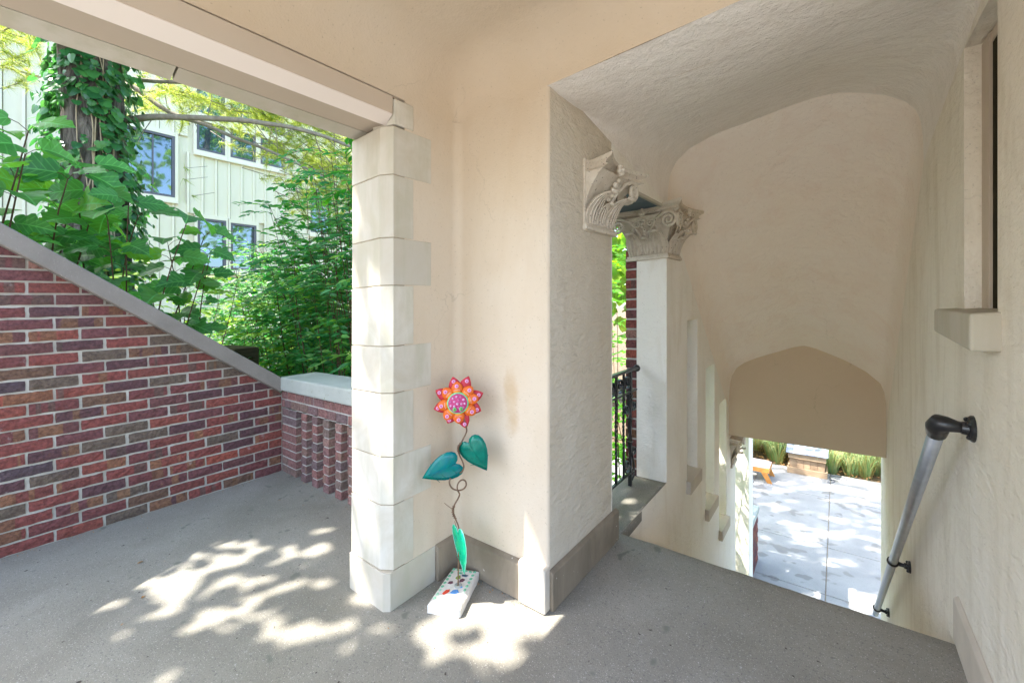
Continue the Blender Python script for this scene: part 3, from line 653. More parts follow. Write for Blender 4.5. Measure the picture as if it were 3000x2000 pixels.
def capital(name, label, x0, x1, y0, y1, z0, z1, grow, faces, cat='capital', group=None, flat=()):
    fm = 0.0 if '-y' in flat else 1.0; fp_ = 0.0 if '+y' in flat else 1.0
    """a carved block: bell between (x0,x1,y0,y1) at z0 and the abacus grown by `grow` at z1; faces lists (outward axis)"""
    t = empty(name, ((x0 + x1) / 2, (y0 + y1) / 2, z0)); tag(t, label, cat, group)
    h = z1 - z0; g = grow
    cx, cy_ = (x0 + x1) / 2, (y0 + y1) / 2
    mb = MB(); n = 8
    for k in range(n):      # the bell
        pass
    V = []; L = 9
    for k in range(L + 1):
        tt = k / L; e = -0.006 + g * 0.75 * tt ** 2.6
        z = z0 + 0.02 + (h * 0.80 - 0.02) * tt
        V += [(x0 - e, y0 - e * fm, z), (x1 + e, y0 - e * fm, z), (x1 + e, y1 + e * fp_, z), (x0 - e, y1 + e * fp_, z)]
    F = [(k * 4 + i, k * 4 + (i + 1) % 4, (k + 1) * 4 + (i + 1) % 4, (k + 1) * 4 + i) for k in range(L) for i in range(4)] + [(3, 2, 1, 0), (L * 4, L * 4 + 1, L * 4 + 2, L * 4 + 3)]
    mb.add(V, F); rel(mb.build('bell', M['capital'], t), t)
    # necking mould
    e = 0.012
    mb = MB(); mb.box(x0 - e, x1 + e, y0 - e, y1 + e, z0 - 0.012, z0 + 0.010); mb.box(x0 - e * 0.5, x1 + e * 0.5, y0 - e * 0.5, y1 + e * 0.5, z0 + 0.0101, z0 + 0.022)
    rel(mb.build('necking', M['capital'], t, bevel=0.005), t)
    # abacus with a hollowed side
    V = []; prof = [(0.80, g * 0.70), (0.84, g * 0.95), (0.86, g * 0.84), (0.90, g * 0.86), (0.945, g * 1.06), (1.0, g * 1.10)]
    m_ = 10
    for zf, e in prof:
        ring = []
        cs = [(x0 - e, y0 - e * fm), (x1 + e, y0 - e * fm), (x1 + e, y1 + e * fp_), (x0 - e, y1 + e * fp_)]
        for a in range(4):
            p, q = cs[a], cs[(a + 1) % 4]
            for k in range(m_):
                s = k / m_; x = p[0] + (q[0] - p[0]) * s; y = p[1] + (q[1] - p[1]) * s
                inn = 0.45 * g * math.sin(math.pi * s)
                d = Vector((cx - x, cy_ - y)); d = Vector((0, 1)) if a == 0 else Vector((-1, 0)) if a == 1 else Vector((0, -1)) if a == 2 else Vector((1, 0))
                ring.append((x + d.x * inn, y + d.y * inn, z0 + h * zf))
        V += ring
    q4 = 4 * m_
    F = [(k * q4 + i, k * q4 + (i + 1) % q4, (k + 1) * q4 + (i + 1) % q4, (k + 1) * q4 + i) for k in range(len(prof) - 1) for i in range(q4)] + [tuple(range(q4))[::-1], tuple(range((len(prof) - 1) * q4, len(prof) * q4))]
    rel(MB().add(V, F).build('abacus', M['capital'], t, smooth=False), t)
    up = Vector((0, 0, 1))
    for f in faces:
        if f[0] == 'x': out = Vector((f[1], 0, 0)); side = Vector((0, 1, 0)); w_ = y1 - y0; mid = Vector((x1 if f[1] > 0 else x0, cy_, z0))
        else: out = Vector((0, f[1], 0)); side = Vector((1, 0, 0)); w_ = x1 - x0; mid = Vector((cx, y1 if f[1] > 0 else y0, z0))
        for s in (-0.30, 0.30):       # lower leaves
            mb = MB(); acanthus(mb, mid + side * w_ * s + up * 0.022 + out * -0.002, up, out, side, h * 0.46, w_ * 0.40, g * 0.75)
            rel(mb.build('carved_leaf', M['capital'], t, smooth=True), t)
        mb = MB(); acanthus(mb, mid + up * 0.022 - out * 0.004, up, out, side, h * 0.36, w_ * 0.26, g * 0.40, 4)
        rel(mb.build('carved_leaf', M['capital'], t, smooth=True), t)
        for s in (-1, 1):             # corner scrolls
            if f[0] == 'x' and ((s < 0 and not fm) or (s > 0 and not fp_)): continue
            c = mid + side * s * (w_ * 0.5 + g * 0.28) + up * h * 0.66 + out * g * 0.72
            u = (side * s).normalized(); mb = MB()
            P = [mid + side * s * w_ * 0.10 + up * h * 0.36 + out * g * 0.2, mid + side * s * w_ * 0.18 + up * h * 0.56 + out * g * 0.45, mid + side * s * w_ * 0.34 + up * h * 0.73 + out * g * 0.66]
            P += spiral(c, u, up, h * 0.155, 1.9, 28, -1, math.pi * 0.62)
            mb.tube(P, [0.010] * 3 + [0.0135 - 0.006 * i / 28 for i in range(29)], 6)
            rel(mb.build('scroll', M['capital'], t, smooth=True), t)
            c2 = mid + side * s * w_ * 0.17 + up * h * 0.66 + out * g * 0.55; mb = MB()
            P = [mid + side * s * w_ * 0.34 + up * h * 0.42 + out * g * 0.28] + spiral(c2, u * -1, up, h * 0.075, 1.5, 18, -1, math.pi * 0.8)
            mb.tube(P, [0.006] + [0.0075 - 0.003 * i / 18 for i in range(19)], 6)
            rel(mb.build('scroll', M['capital'], t, smooth=True), t)
        # rosette in the middle of the abacus and the pendant below it
        c = mid + up * h * 0.86 + out * g * 0.80; mb = MB()
        blob(mb, c + out * 0.016, 0.012)
        for k in range(6):
            a = k * math.pi / 3 + 0.3; blob(mb, c + (side * math.cos(a) + up * math.sin(a)) * 0.019 + out * 0.008, 0.0125)
        rel(mb.build('rosette', M['capital'], t, smooth=True), t)
        mb = MB()
        for k in range(5): blob(mb, mid + up * h * (0.46 + 0.065 * k) + out * (g * (0.28 + 0.1 * k) + 0.008) + side * 0.008 * math.sin(k * 2), 0.012 + 0.003 * (k % 2))
        rel(mb.build('pendant', M['capital'], t, smooth=True), t)
    return t
capital('carved_capital', 'carved scroll and leaf capital on the pier nearest the landing', XLO + 0.06, XL + 0.008, 1.722, 2.04, 1.632, 1.955, 0.125, [('x', 1), ('y', 1)], flat=('-y',))
rel(MB().box(XL - 0.02, XL + 0.010, 1.715, 1.80, 1.615, 1.955).build('capital_back_plate', M['capital'], w, bevel=0.003), w)
capital('carved_capital', 'carved scroll and leaf capital on the far side of the railing opening', XLO + 0.02, XL + 0.008, 2.904, 3.20, 1.585, 1.945, 0.125, [('x', 1), ('y', -1)])
capital('carved_capital', 'small low carved capital beside the lower doorway', XLO + 0.02, XL + 0.008, 5.10, 5.38, -0.60, -0.26, 0.10, [('x', 1), ('y', 1)])

# ------------------------------------------------------------------ stone doorway (quoins and lintel) between landing and terrace
sd = empty('stone_doorway', (-1.6, YJ, 0)); tag(sd, 'pale limestone quoins and lintel framing the open doorway to the terrace', 'doorway')
zj = [0.0, 0.166, 0.443, 0.647, 0.918, 1.118, 1.377, 1.580, 1.848, 2.055]
long_ = [1, 0, 1, 0, 1, 0, 1, 0, 1]
rs = random.Random(3)
for i in range(9):
    ye = (1.272 if i == 0 else 1.248) if long_[i] else 1.147
    z0, z1 = zj[i] + (0.0 if i == 0 else 0.0022), zj[i + 1] - 0.0022
    j = lambda: rs.uniform(-0.0015, 0.0015)
    P = [(XO + j(), YJ + j()), (-1.526, YJ + j()), (-1.4755 + j() * 0.4, 1.042), (-1.4755 + j() * 0.4, ye), (-1.60, ye), (-1.60, 1.34), (XO, 1.34)]
    if i == 0: P = [(XO - 0.012, YJ - 0.004), (-1.500, YJ - 0.004), (-1.4745, YJ + 0.016), (-1.474, ye), (-1.60, ye), (-1.60, 1.34), (XO - 0.012, 1.34)]
    rel(MB().prism(P, z0, z1).build('stone', M['stone'], sd, bevel=0.0018, seg=1), sd)
    if long_[i] and i:
        pass
rel(MB().prism([(XO + 0.004, YJ + 0.004), (-1.527, YJ + 0.004), (-1.479, 1.046), (-1.479, 1.146), (-1.60, 1.146), (-1.60, 1.33), (XO + 0.006, 1.33)], 0.002, 2.056).build('joint_mortar', M['mortar_dark'], sd), sd)
rel(MB().prism([(-1.60, 1.02), (-1.4745, 1.046), (-1.474, 1.147), (-1.60, 1.147)], 2.063, 2.172).build('stone', M['stone'], sd, bevel=0.005), sd)
# lintel: moulded stone beam
def extrude_y(prof, y0, y1):
    n = len(prof); V = [(x, y0, z) for x, z in prof] + [(x, y1, z) for x, z in prof]
    return V, [(i, (i + 1) % n, n + (i + 1) % n, n + i) for i in range(n)] + [tuple(range(n))[::-1], tuple(range(n, 2 * n))]
V, F = extrude_y([(-1.474, 2.100), (-1.5255, 2.066), (-1.5285, 2.069), (-1.4770, 2.104)], YB, 1.036)
rel(obj('lintel_chamfer_strip', V, F, M['lintel_pale'], sd), sd)
V, F = extrude_y([(-1.4745, 2.176), (-1.4745, 2.1045), (-1.5285, 2.0715), (-1.665, 2.078), (-1.665, 2.176)], YB, 1.037)
rel(obj('lintel_beam', V, F, M['lintel_tan'], sd), sd)
for a, b in ((YB, -0.9), (-0.893, 0.355), (0.362, 1.30)):
    V, F = extrude_y([(-1.672, 2.40), (-1.672, 2.079), (-1.745, 2.064), (-1.752, 2.072), (-1.752, 2.40)], a, b)
    rel(obj('outer_lintel_stone', V, F, M['stone'], sd), sd)
rel(MB().box(-1.74, XI - 0.01, YB, 1.46, 2.18, 2.6).build('wall_above', M['plaster'], sd), sd)
rel(MB().box(XO, XI - 0.003, 1.335, 1.42, 0.0, 2.3).box(XO, XI - 0.13, 1.1, 1.34, 2.06, 2.3).build('wall_return', M['plaster'], sd), sd)

# ------------------------------------------------------------------ bricks
def brick_mesh(L_, H_, D_, seed, faces='front'):
    """one brick: front on +x looking out, length along y, height z; rough front face"""
    r_ = random.Random(seed); nu, nv = 7, 3; V = []; F = []
    a, b = L_ / 2, H_ / 2
    for j in range(nv + 1):
        for i in range(nu + 1):
            y = -a + L_ * i / nu; z = -b + H_ * j / nv
            ed = i in (0, nu) or j in (0, nv)
            dx = r_.uniform(-0.0042, -0.0026) if ed else r_.uniform(-0.0028, 0.0022)
            V.append((dx, y + (r_.uniform(-0.0015, 0.0015) if i in (0, nu) else 0), z + (r_.uniform(-0.0022, 0.0020) if j in (0, nv) else 0)))
    F += [(j * (nu + 1) + i, j * (nu + 1) + i + 1, (j + 1) * (nu + 1) + i + 1, (j + 1) * (nu + 1) + i) for j in range(nv) for i in range(nu)]
    n0 = len(V); V += [(-D_, -a, -b), (-D_, a, -b), (-D_, a, b), (-D_, -a, b)]
    bl, br, tr, tl = 0, nu, (nv + 1) * (nu + 1) - 1, nv * (nu + 1)
    F += [(n0 + 1, n0, n0 + 3, n0 + 2)]
    F += [tuple([n0, n0 + 1] + list(range(nu, -1, -1)))]
    F += [tuple([n0 + 2, n0 + 3] + list(range(tl, tr + 1)))]
    F += [tuple([n0 + 1, n0 + 2] + [k * (nu + 1) + nu for k in range(nv, -1, -1)])]
    F += [tuple([n0 + 3, n0] + [k * (nu + 1) for k in range(nv + 1)])]
    return mesh('brick', V, F, M['brick'])
CH = 0.0686; CL = 0.2075; JT = 0.0115
XB = -3.555
bricks_long = [brick_mesh(CL - JT + random.Random(s + 50).uniform(-0.005, 0.003), CH - JT + random.Random(s + 70).uniform(-0.003, 0.002), 0.09, s) for s in range(10)]
bw = empty('brick_wall', (XB, 0.4, 0)); tag(bw, 'mixed red and dark brick wall with a sloping concrete cap on the left of the terrace', 'wall')
YC = 1.437                     # inner corner with the balustrade
def cap_under(y): return 0.662 + (1.405 - y) * 0.742
Y_START = -1.05
rb = random.Random(11)
row = 0
z = 0.006
while z < cap_under(Y_START):
    off = 0 if row % 2 == 0 else CL / 2
    y = YC - off
    first = True
    ylist = []
    if off: ylist.append((YC - off + JT, YC - 0.004))
    k = 0
    while y > Y_START:
        ylist.append((max(y - CL + JT, Y_START), y)); y -= CL
    for (ya, yb_) in ylist:
        if off and yb_ < YC - 0.01: pass
        top = z + CH - JT
        cu_a, cu_b = cap_under(ya) - 0.004, cap_under(yb_) - 0.004
        if cu_a <= z + 0.006: continue
        yb2 = yb_ if ylist.index((ya, yb_)) == 0 else yb_
        jy = rb.uniform(-0.0015, 0.0015); jx = rb.uniform(-0.0008, 0.0018)
        if cu_b >= top and abs((yb2 - ya) - (CL - JT)) < 0.02:
            o = inst('brick', rb.choice(bricks_long), bw, (XB + jx, (ya + yb2) / 2 + jy, z + (CH - JT) / 2)); rel(o, bw)
        else:
            # cut along the cap or at an end
            poly = [(ya, z), (yb2, z), (yb2, top), (ya, top)]
            def clip(P):
                out = []
                for q in range(len(P)):
                    p, r2 = P[q], P[(q + 1) % len(P)]
                    fp_, fr_ = cap_under(p[0]) - 0.004 - p[1], cap_under(r2[0]) - 0.004 - r2[1]
                    if fp_ >= 0: out.append(p)
                    if fp_ * fr_ < 0:
                        t = fp_ / (fp_ - fr_); out.append((p[0] + (r2[0] - p[0]) * t, p[1] + (r2[1] - p[1]) * t))
                return out
            poly = clip(poly)
            if len(poly) < 3: continue
            cy0 = sum(p[0] for p in poly) / len(poly); cz0 = sum(p[1] for p in poly) / len(poly)
            n = len(poly); V = [(0, p[0] - cy0, p[1] - cz0) for p in poly] + [(-0.09, p[0] - cy0, p[1] - cz0) for p in poly]
            F = [tuple(range(n)), tuple(range(n, 2 * n))[::-1]] + [(i, n + i, n + (i + 1) % n, (i + 1) % n) for i in range(n)]
            o = obj('brick', V, F, M['brick'], bw, loc=(XB + jx, cy0, cz0)); rel(o, bw)
    z += CH; row += 1
# mortar bed, a little behind the brick faces, and the wall's core
P = [(YC + 0.02, -0.02), (YC + 0.02, cap_under(YC + 0.02)), (Y_START, cap_under(Y_START)), (Y_START, -0.02)]
V = [(XB - 0.0070, y, z_) for y, z_ in P] + [(XB - 0.33, y, z_) for y, z_ in P]
rel(obj('mortar', V, [(3, 2, 1, 0), (4, 5, 6, 7)] + [(i, (i + 1) % 4, 4 + (i + 1) % 4, 4 + i) for i in range(4)], M['mortar'], bw), bw)
# cap: sloping slab, ends at the balustrade coping
yl, yh_ = 1.420, Y_START - 0.02
def capz(y): return cap_under(y)
T = 0.118
V = []
for y in (yh_, yl):
    for (x, dz) in ((XB + 0.055, 0), (XB + 0.055, T), (XB - 0.40, T), (XB - 0.40, 0)): V.append((x, y, capz(y) + dz))
rel(MB().add(V, [(0, 1, 2, 3)[::-1], (4, 5, 6, 7), (0, 4, 5, 1)[::-1], (1, 5, 6, 2)[::-1], (2, 6, 7, 3)[::-1], (3, 7, 4, 0)[::-1]]).build('sloping_cap', M['cap'], bw, bevel=0.008), bw)

# ------------------------------------------------------------------ balustrade of brick with a pale coping
bal = empty('brick_balustrade', (-2.7, YC, 0)); tag(bal, 'low brick balustrade with a pale coping and open slots at the terrace end', 'balustrade')
XE = -1.76
rel(MB().box(XB + 0.03, XE, YC - 0.03, YC + 0.27, 0.668, 0.776).build('coping', M['cap_light'], bal, bevel=0.012), bal)
HX = 0.098                     # header brick width as seen on the balustrade
def front_brick(x0, x1, z0, z1, y0=YC, D=0.095, jit=0.002):
    jy = rb.uniform(-jit, jit)
    o = MB().box(x0, x1, y0 + jy, y0 + D, z0, z1).build('brick', M['brick_lit'], bal, bevel=0.003, seg=1)
    c = Vector(((x0 + x1) / 2, y0, (z0 + z1) / 2)); o.data.transform(Matrix.Translation(-c)); o.location = c; rel(o, bal); return o
# top two courses over everything
for rI in range(2):
    z0 = 0.662 - (rI + 1) * CH + JT * 0.4
    x = XB + 0.004 + (0.05 if rI else 0.0); 
    if rI: front_brick(XB + 0.004, XB + 0.042, z0, z0 + CH - JT)
    ws = [0.10, 0.145, 0.145, 0.145, 0.155, 0.14]
    k = 0
    while x < XE - 0.02:
        ww = ws[k % 6] if rI == 0 else [0.115, 0.15, 0.14, 0.15, 0.14][k % 5]
        front_brick(x, min(x + ww - JT, XE), z0, z0 + CH - JT); x += ww; k += 1
rel(MB().box(XB, XE, YC + 0.007, YC + 0.18, 0.662 - 2 * CH - 0.004, 0.668).build('mortar', M['mortar'], bal), bal)
# end pier against the wall, four open balusters, then brick again up to the doorway stone
zt = 0.662 - 2 * CH
nb = 8; ch2 = zt / nb
def stack(x0, x1, split=None, dpt=0.10, yoff=0.0):
    for k in range(nb):
        z0 = k * ch2 + 0.003
        if split and k % 2:
            xm = x0 + (x1 - x0) * split
            front_brick(x0, xm - JT / 2, z0, z0 + ch2 - JT, YC + yoff, dpt); front_brick(xm + JT / 2, x1, z0, z0 + ch2 - JT, YC + yoff, dpt)
        else: front_brick(x0, x1, z0, z0 + ch2 - JT, YC + yoff, dpt)
    rel(MB().box(x0 + 0.006, x1 - 0.006, YC + yoff + 0.007, YC + yoff + dpt - 0.007, 0, zt + 0.002).build('mortar', M['mortar'], bal), bal)
stack(XB + 0.004, -3.302, 0.45)
for k in range(4):
    stack(-3.212 + k * 0.168, -3.212 + k * 0.168 + 0.080)
xq = -2.545
while xq < XE:
    stack(xq, min(xq + 0.098 + 0.02, XE), dpt=0.12); xq += 0.118 + 0.07
rel(MB().box(XB, XE, YC + 0.10, YC + 0.26, -0.05, 0.02).build('mortar_bed', M['mortar'], bal, bevel=0.01), bal)
# brick edge of the pier behind the railing
for k in range(26):
    z0 = -0.02 + k * 0.0735
    o = MB().box(XLO - 0.002, XLO + 0.082, 2.916, 3.0, z0, z0 + 0.060).build('brick', M['brick'], pb, bevel=0.004, seg=1)
    c = Vector((XLO + 0.04, 2.93, z0 + 0.03)); o.data.transform(Matrix.Translation(-c)); o.location = c; rel(o, pb)
# brick wall outside the lower pier
lb = empty('low_brick_wall', (-1.05, 7.2, ZP)); tag(lb, 'low brick wall with a pale cap just outside the lower doorway', 'wall')
rel(MB().box(-1.22, -0.975, 6.64, 7.30, ZP, -2.02).build('mortar_core', M['mortar'], lb), lb)
rel(MB().box(-1.25, -0.955, 6.63, 7.33, -2.02, -1.93).build('coping', M['cap_light'], lb, bevel=0.008), lb)
for rI in range(10):
    z0 = ZP + 0.006 + rI * 0.072
    y = 6.645 + (0 if rI % 2 else 0.105)
    while y < 7.2:
        o = MB().box(-1.0, -0.968, y, min(y + 0.196, 7.298), z0, z0 + 0.058).build('brick', M['brick'], lb)
        c = Vector((-0.97, y + 0.1, z0 + 0.03)); o.data.transform(Matrix.Translation(-c)); o.location = c; rel(o, lb); y += 0.2075

# ------------------------------------------------------------------ wrought iron railing in the opening
ir = empty('iron_railing', (-1.14, 2.45, 0)); tag(ir, 'black wrought iron railing with scrolls in the side opening of the stair', 'railing')
xi = -1.13
def bar(P, r=0.0075, n=6, name='bar', sm=True): return rel(MB().tube(P, r, n).build(name, M['iron'], ir, smooth=sm), ir)
rel(MB().box(xi - 0.02, xi + 0.02, 2.04, 2.84, 0.795, 0.812).build('top_rail', M['iron'], ir, bevel=0.005), ir)
rel(MB().lathe([(0.001, -0.02), (0.019, -0.013), (0.026, 0), (0.019, 0.013), (0.001, 0.02)], Matrix.Translation((xi, 2.85, 0.80)) @ Matrix.Rotation(math.pi / 2, 4, 'X'), 12).build('rail_end', M['iron'], ir, smooth=True), ir)
rel(MB().box(xi - 0.009, xi + 0.009, 2.04, 2.84, 0.645, 0.657).build('mid_rail', M['iron'], ir, bevel=0.003), ir)
rel(MB().box(xi - 0.009, xi + 0.009, 2.04, 2.80, 0.085, 0.097).build('bottom_rail', M['iron'], ir, bevel=0.003), ir)
def twisted(y, z0, z1, r=0.012, tw=3.0):
    mb = MB(); V = []; n = 30
    for i in range(n + 1):
        t = i / n; a = tw * 2 * math.pi * max(0, min(1, (t - 0.25) / 0.5)); z_ = z0 + (z1 - z0) * t
        wob = 0.004 * math.sin(t * 9)
        for k in range(4):
            b_ = a + math.pi / 4 + k * math.pi / 2; V.append((xi + r * math.cos(b_), y + r * math.sin(b_) + wob, z_))
    mb.add(V, [(i * 4 + k, i * 4 + (k + 1) % 4, (i + 1) * 4 + (k + 1) % 4, (i + 1) * 4 + k) for i in range(n) for k in range(4)] + [(3, 2, 1, 0), (n * 4, n * 4 + 1, n * 4 + 2, n * 4 + 3)])
    return rel(mb.build('twisted_bar', M['iron'], ir), ir)
for y, z0, r in ((2.73, 0.0, 0.015), (2.62, 0.09, 0.010), (2.50, 0.09, 0.010), (2.36, 0.09, 0.010), (2.22, 0.09, 0.010), (2.08, 0.0, 0.015)):
    twisted(y, z0, 0.80, r)
def scroll(yc, zc, r0, s=1, turn=1.35, start=0.0, tail=None):
    P = spiral(Vector((xi, yc, zc)), Vector((0, s, 0)), Vector((0, 0, 1)), r0, turn, 26, 1, start)
    if tail: P = [Vector(tail)] + P
    V = []
    for i, p in enumerate(P):
        t = (P[min(len(P) - 1, i + 1)] - P[max(0, i - 1)]).normalized(); nn = Vector((1, 0, 0)).cross(t)
        for a, b in ((-0.011, -0.003), (0.011, -0.003), (0.011, 0.003), (-0.011, 0.003)): V.append(p + Vector((a, 0, 0)) + nn * b)
    m_ = len(P)
    rel(MB().add(V, [(i * 4 + k, i * 4 + (k + 1) % 4, (i + 1) * 4 + (k + 1) % 4, (i + 1) * 4 + k) for i in range(m_ - 1) for k in range(4)] + [(3, 2, 1, 0), ((m_ - 1) * 4, (m_ - 1) * 4 + 1, (m_ - 1) * 4 + 2, (m_ - 1) * 4 + 3)]).build('scroll', M['iron'], ir), ir)
for yc in (2.56, 2.43, 2.29, 2.15): scroll(yc, 0.725, 0.052, 1, 1.4, -math.pi / 2)
for yc, s in ((2.675, 1), (2.665, -1)): scroll(yc, 0.73, 0.045, s, 1.4, -math.pi / 2)
scroll(2.785, 0.55, 0.042, 1, 1.2, math.pi, (xi, 2.742, 0.64)); scroll(2.66, 0.55, 0.042, -1, 1.2, math.pi, (xi, 2.70, 0.64))
scroll(2.785, 0.235, 0.038, 1, 1.2, math.pi); scroll(2.67, 0.16, 0.06, -1, 1.3, math.pi)
bar([(xi, 2.755, 0.27), (xi, 2.77, 0.20), (xi, 2.80, 0.12), (xi, 2.80, 0.05), (xi, 2.76, 0.03)], 0.007)
for k in range(3): rel(MB().box(xi - 0.018, xi + 0.018, 2.712, 2.748, 0.30 + k * 0.16, 0.312 + k * 0.16).build('collar', M['iron'], ir, bevel=0.003, seg=1), ir)

# ------------------------------------------------------------------ steel handrail
hr = empty('handrail', (0.265, 2, 0.8)); tag(hr, 'galvanised pipe handrail with black brackets sloping down the right stair wall', 'handrail')
xh = 0.262
rz_ = lambda y: 0.800 - 0.815 * (y - 1.975)
rel(MB().tube([(xh, 1.985, rz_(1.985)), (xh, 2.8, rz_(2.8)), (xh, 3.6, rz_(3.6)), (xh, 4.95, rz_(4.95))], 0.0212, 20).build('rail', M['steel'], hr, smooth=True), hr)
mb = MB()
mb.tube([(xh, 1.998, rz_(1.998) - 0.004), (xh, 1.972, 0.812), (xh + 0.003, 1.955, 0.826), (xh + 0.018, 1.948, 0.826), (xh + 0.04, 1.948, 0.822), (XR - 0.012, 1.948, 0.82)],
        [0.0255, 0.031, 0.030, 0.025, 0.019, 0.0165], 16)
rel(mb.build('elbow', M['iron'], hr, smooth=True), hr)
def flange(y, z, r, name='wall_flange'):
    Mx = Matrix.Translation((XR - 0.0005, y, z)) @ Matrix.Rotation(-math.pi / 2, 4, 'Y')
    o = rel(MB().lathe([(r, 0), (r, 0.006), (r * 0.88, 0.011), (r * 0.55, 0.013), (r * 0.46, 0.028), (0.001, 0.028)], Mx, 20).build(name, M['iron'], hr, smooth=False), hr)
    for a in (0.9, 2.5, 4.1, 5.6):
        c = Matrix.Translation((XR - 0.010, y + r * 0.74 * math.cos(a), z + r * 0.74 * math.sin(a))) @ Matrix.Rotation(-math.pi / 2, 4, 'Y')
        b_ = MB().lathe([(0.0075, 0), (0.0075, 0.006), (0.004, 0.010), (0.001, 0.010)], c, 8).build('bolt', M['iron'], o); b_.matrix_parent_inverse = Matrix.Translation(-Vector(hr.location)) @ Matrix.Identity(4) if False else Matrix.Identity(4)
flange(1.948, 0.82, 0.042)
for yb_ in (3.42, 4.72):
    zb = rz_(yb_)
    mb = MB(); Mt = Matrix.Translation((xh, yb_, zb)) @ Vector((0, 1, -0.815)).normalized().to_track_quat('Z', 'Y').to_matrix().to_4x4()
    mb.lathe([(0.0245, -0.014), (0.029, -0.008), (0.030, 0), (0.029, 0.008), (0.0245, 0.014)], Mt, 18)
    mb.tube([(xh + 0.022, yb_, zb - 0.004), (xh + 0.045, yb_, zb - 0.006), (XR - 0.01, yb_, zb - 0.006)], [0.013, 0.011, 0.014], 10)
    rel(mb.build('bracket', M['iron'], hr, smooth=True), hr)
    flange(yb_, zb - 0.006, 0.034)

# ------------------------------------------------------------------ flower ornament on its mosaic block
Rv = Vector((math.cos(math.radians(YAW)), math.sin(math.radians(YAW)), 0)); Fv = Vector((-math.sin(math.radians(YAW)), math.cos(math.radians(YAW)), 0))
fl = empty('flower_ornament', (-1.31, 1.262, 0.044), math.radians(YAW)); tag(fl, 'painted red and orange metal flower with teal leaves on a twisting wire stem', 'garden ornament')
K = 1.80 / 1197.5
def lp(px, py, d=0.0): return Vector(((px - 1337) * K, d, (1716 - py) * K))
stem_px = [(1336, 1716), (1336, 1690), (1337, 1650), (1339, 1600), (1341, 1560), (1337, 1540), (1330, 1524), (1323, 1508), (1321, 1490), (1326, 1475), (1334, 1462), (1339, 1452), (1340, 1444), (1335, 1434), (1334, 1420), (1340, 1409), (1350, 1405), (1358, 1409), (1360, 1419), (1354, 1429), (1344, 1435), (1333, 1435), (1321, 1429), (1313, 1418), (1311, 1406), (1318, 1392), (1335, 1386), (1348, 1379), (1353, 1366), (1349, 1350), (1341, 1335), (1336, 1318), (1337, 1305), (1344, 1296), (1352, 1283), (1360, 1266), (1361, 1256), (1358, 1240), (1350, 1210)]
P = [lp(px, py, 0.004 * math.sin(i * 1.3)) for i, (px, py) in enumerate(stem_px)]
def smooth_path(P, k=3):
    out = []
    for i in range(len(P) - 1):
        p0, p1, p2, p3 = P[max(0, i - 1)], P[i], P[i + 1], P[min(len(P) - 1, i + 2)]
        for s in range(k):
            t = s / k; out.append(0.5 * ((2 * p1) + (p2 - p0) * t + (2 * p0 - 5 * p1 + 4 * p2 - p3) * t * t + (3 * p1 - p0 - 3 * p2 + p3) * t ** 3))
    return out + [P[-1]]
SP = smooth_path(P, 3)
MB().tube(SP, 0.0034, 6).build('stem', M['wire'], fl, smooth=True)
for (a, b) in ((19, 27), (92, 100)):
    mb = MB()
    seg = SP[a:b]; Q = []
    for i, p in enumerate(seg):
        for s in range(4):
            q = p.lerp(seg[min(i + 1, len(seg) - 1)], s / 4); an = (i * 4 + s) * 1.4
            Q.append(q + Vector((math.cos(an), math.sin(an), 0)) * 0.0055)
    mb.tube(Q, 0.0018, 5)
    mb.build('wire_wrap', M['wire'], fl, smooth=True)
mb = MB(); mb.tube([lp(1321, 1490), lp(1310, 1482), lp(1300, 1474), lp(1296, 1470)], 0.0012, 4)
mb.build('wire_tail', M['wire'], fl, smooth=True)
# head
head_c = lp(1337, 1176, -0.012)
def petal(L_, W_, tipw, mat, ang, r_in, d, cup, name, pointed):
    mb = MB(); nU, nV = 9, 6; V = []
    for i in range(nU + 1):
        t = i / nU
        w_ = W_ * (math.sin(math.pi * (t * 0.80 + 0.14)) ** 0.75 if not pointed else math.sin(math.pi * min(1, t * 0.86 + 0.13)) ** 0.9) * (1 if t < 0.97 else 0.55)
        for j in range(nV + 1):
            s = j / nV * 2 - 1; r = r_in + L_ * t
            x = math.cos(ang) * r - math.sin(ang) * s * w_; z_ = math.sin(ang) * r + math.cos(ang) * s * w_
            V.append((head_c.x + x, head_c.y + d - cup * math.sin(math.pi * t) * (1 - s * s), head_c.z + z_))
    mb.add(V, [(i * (nV + 1) + j, (i + 1) * (nV + 1) + j, (i + 1) * (nV + 1) + j + 1, i * (nV + 1) + j + 1) for i in range(nU) for j in range(nV)])
    o = mb.build(name, mat, fl, smooth=True)
    md = o.modifiers.new('thickness', 'SOLIDIFY'); md.thickness = 0.0016
    return o
def disc(cx, cz, y, r, mat, par, name, n=14, th=0.0016):
    Mx = Matrix.Translation((cx, y, cz)) @ Matrix.Rotation(math.pi / 2, 4, 'X')
    return MB().lathe([(r, 0), (r, th * 0.6), (r * 0.8, th), (0.0001, th)], Mx, n).build(name, mat, par, smooth=False)
def dotted(par, ang, rr, y, s=1.0):
    cx, cz = head_c.x + math.cos(ang) * rr, head_c.z + math.sin(ang) * rr
    disc(cx, cz, y, 0.0085 * s, M['dot_white'], par, 'painted_dot'); disc(cx, cz, y - 0.0013, 0.0048 * s, M['dot_pink'], par, 'painted_dot', 10)
red = [(1323, 1112, 0.95), (1362, 1115, 1.0), (1400, 1155, 0.95), (1392, 1199, 0.9), (1356, 1240, 1.0), (1308, 1232, 0.85), (1272, 1192, 0.92), (1278, 1143, 0.95)]
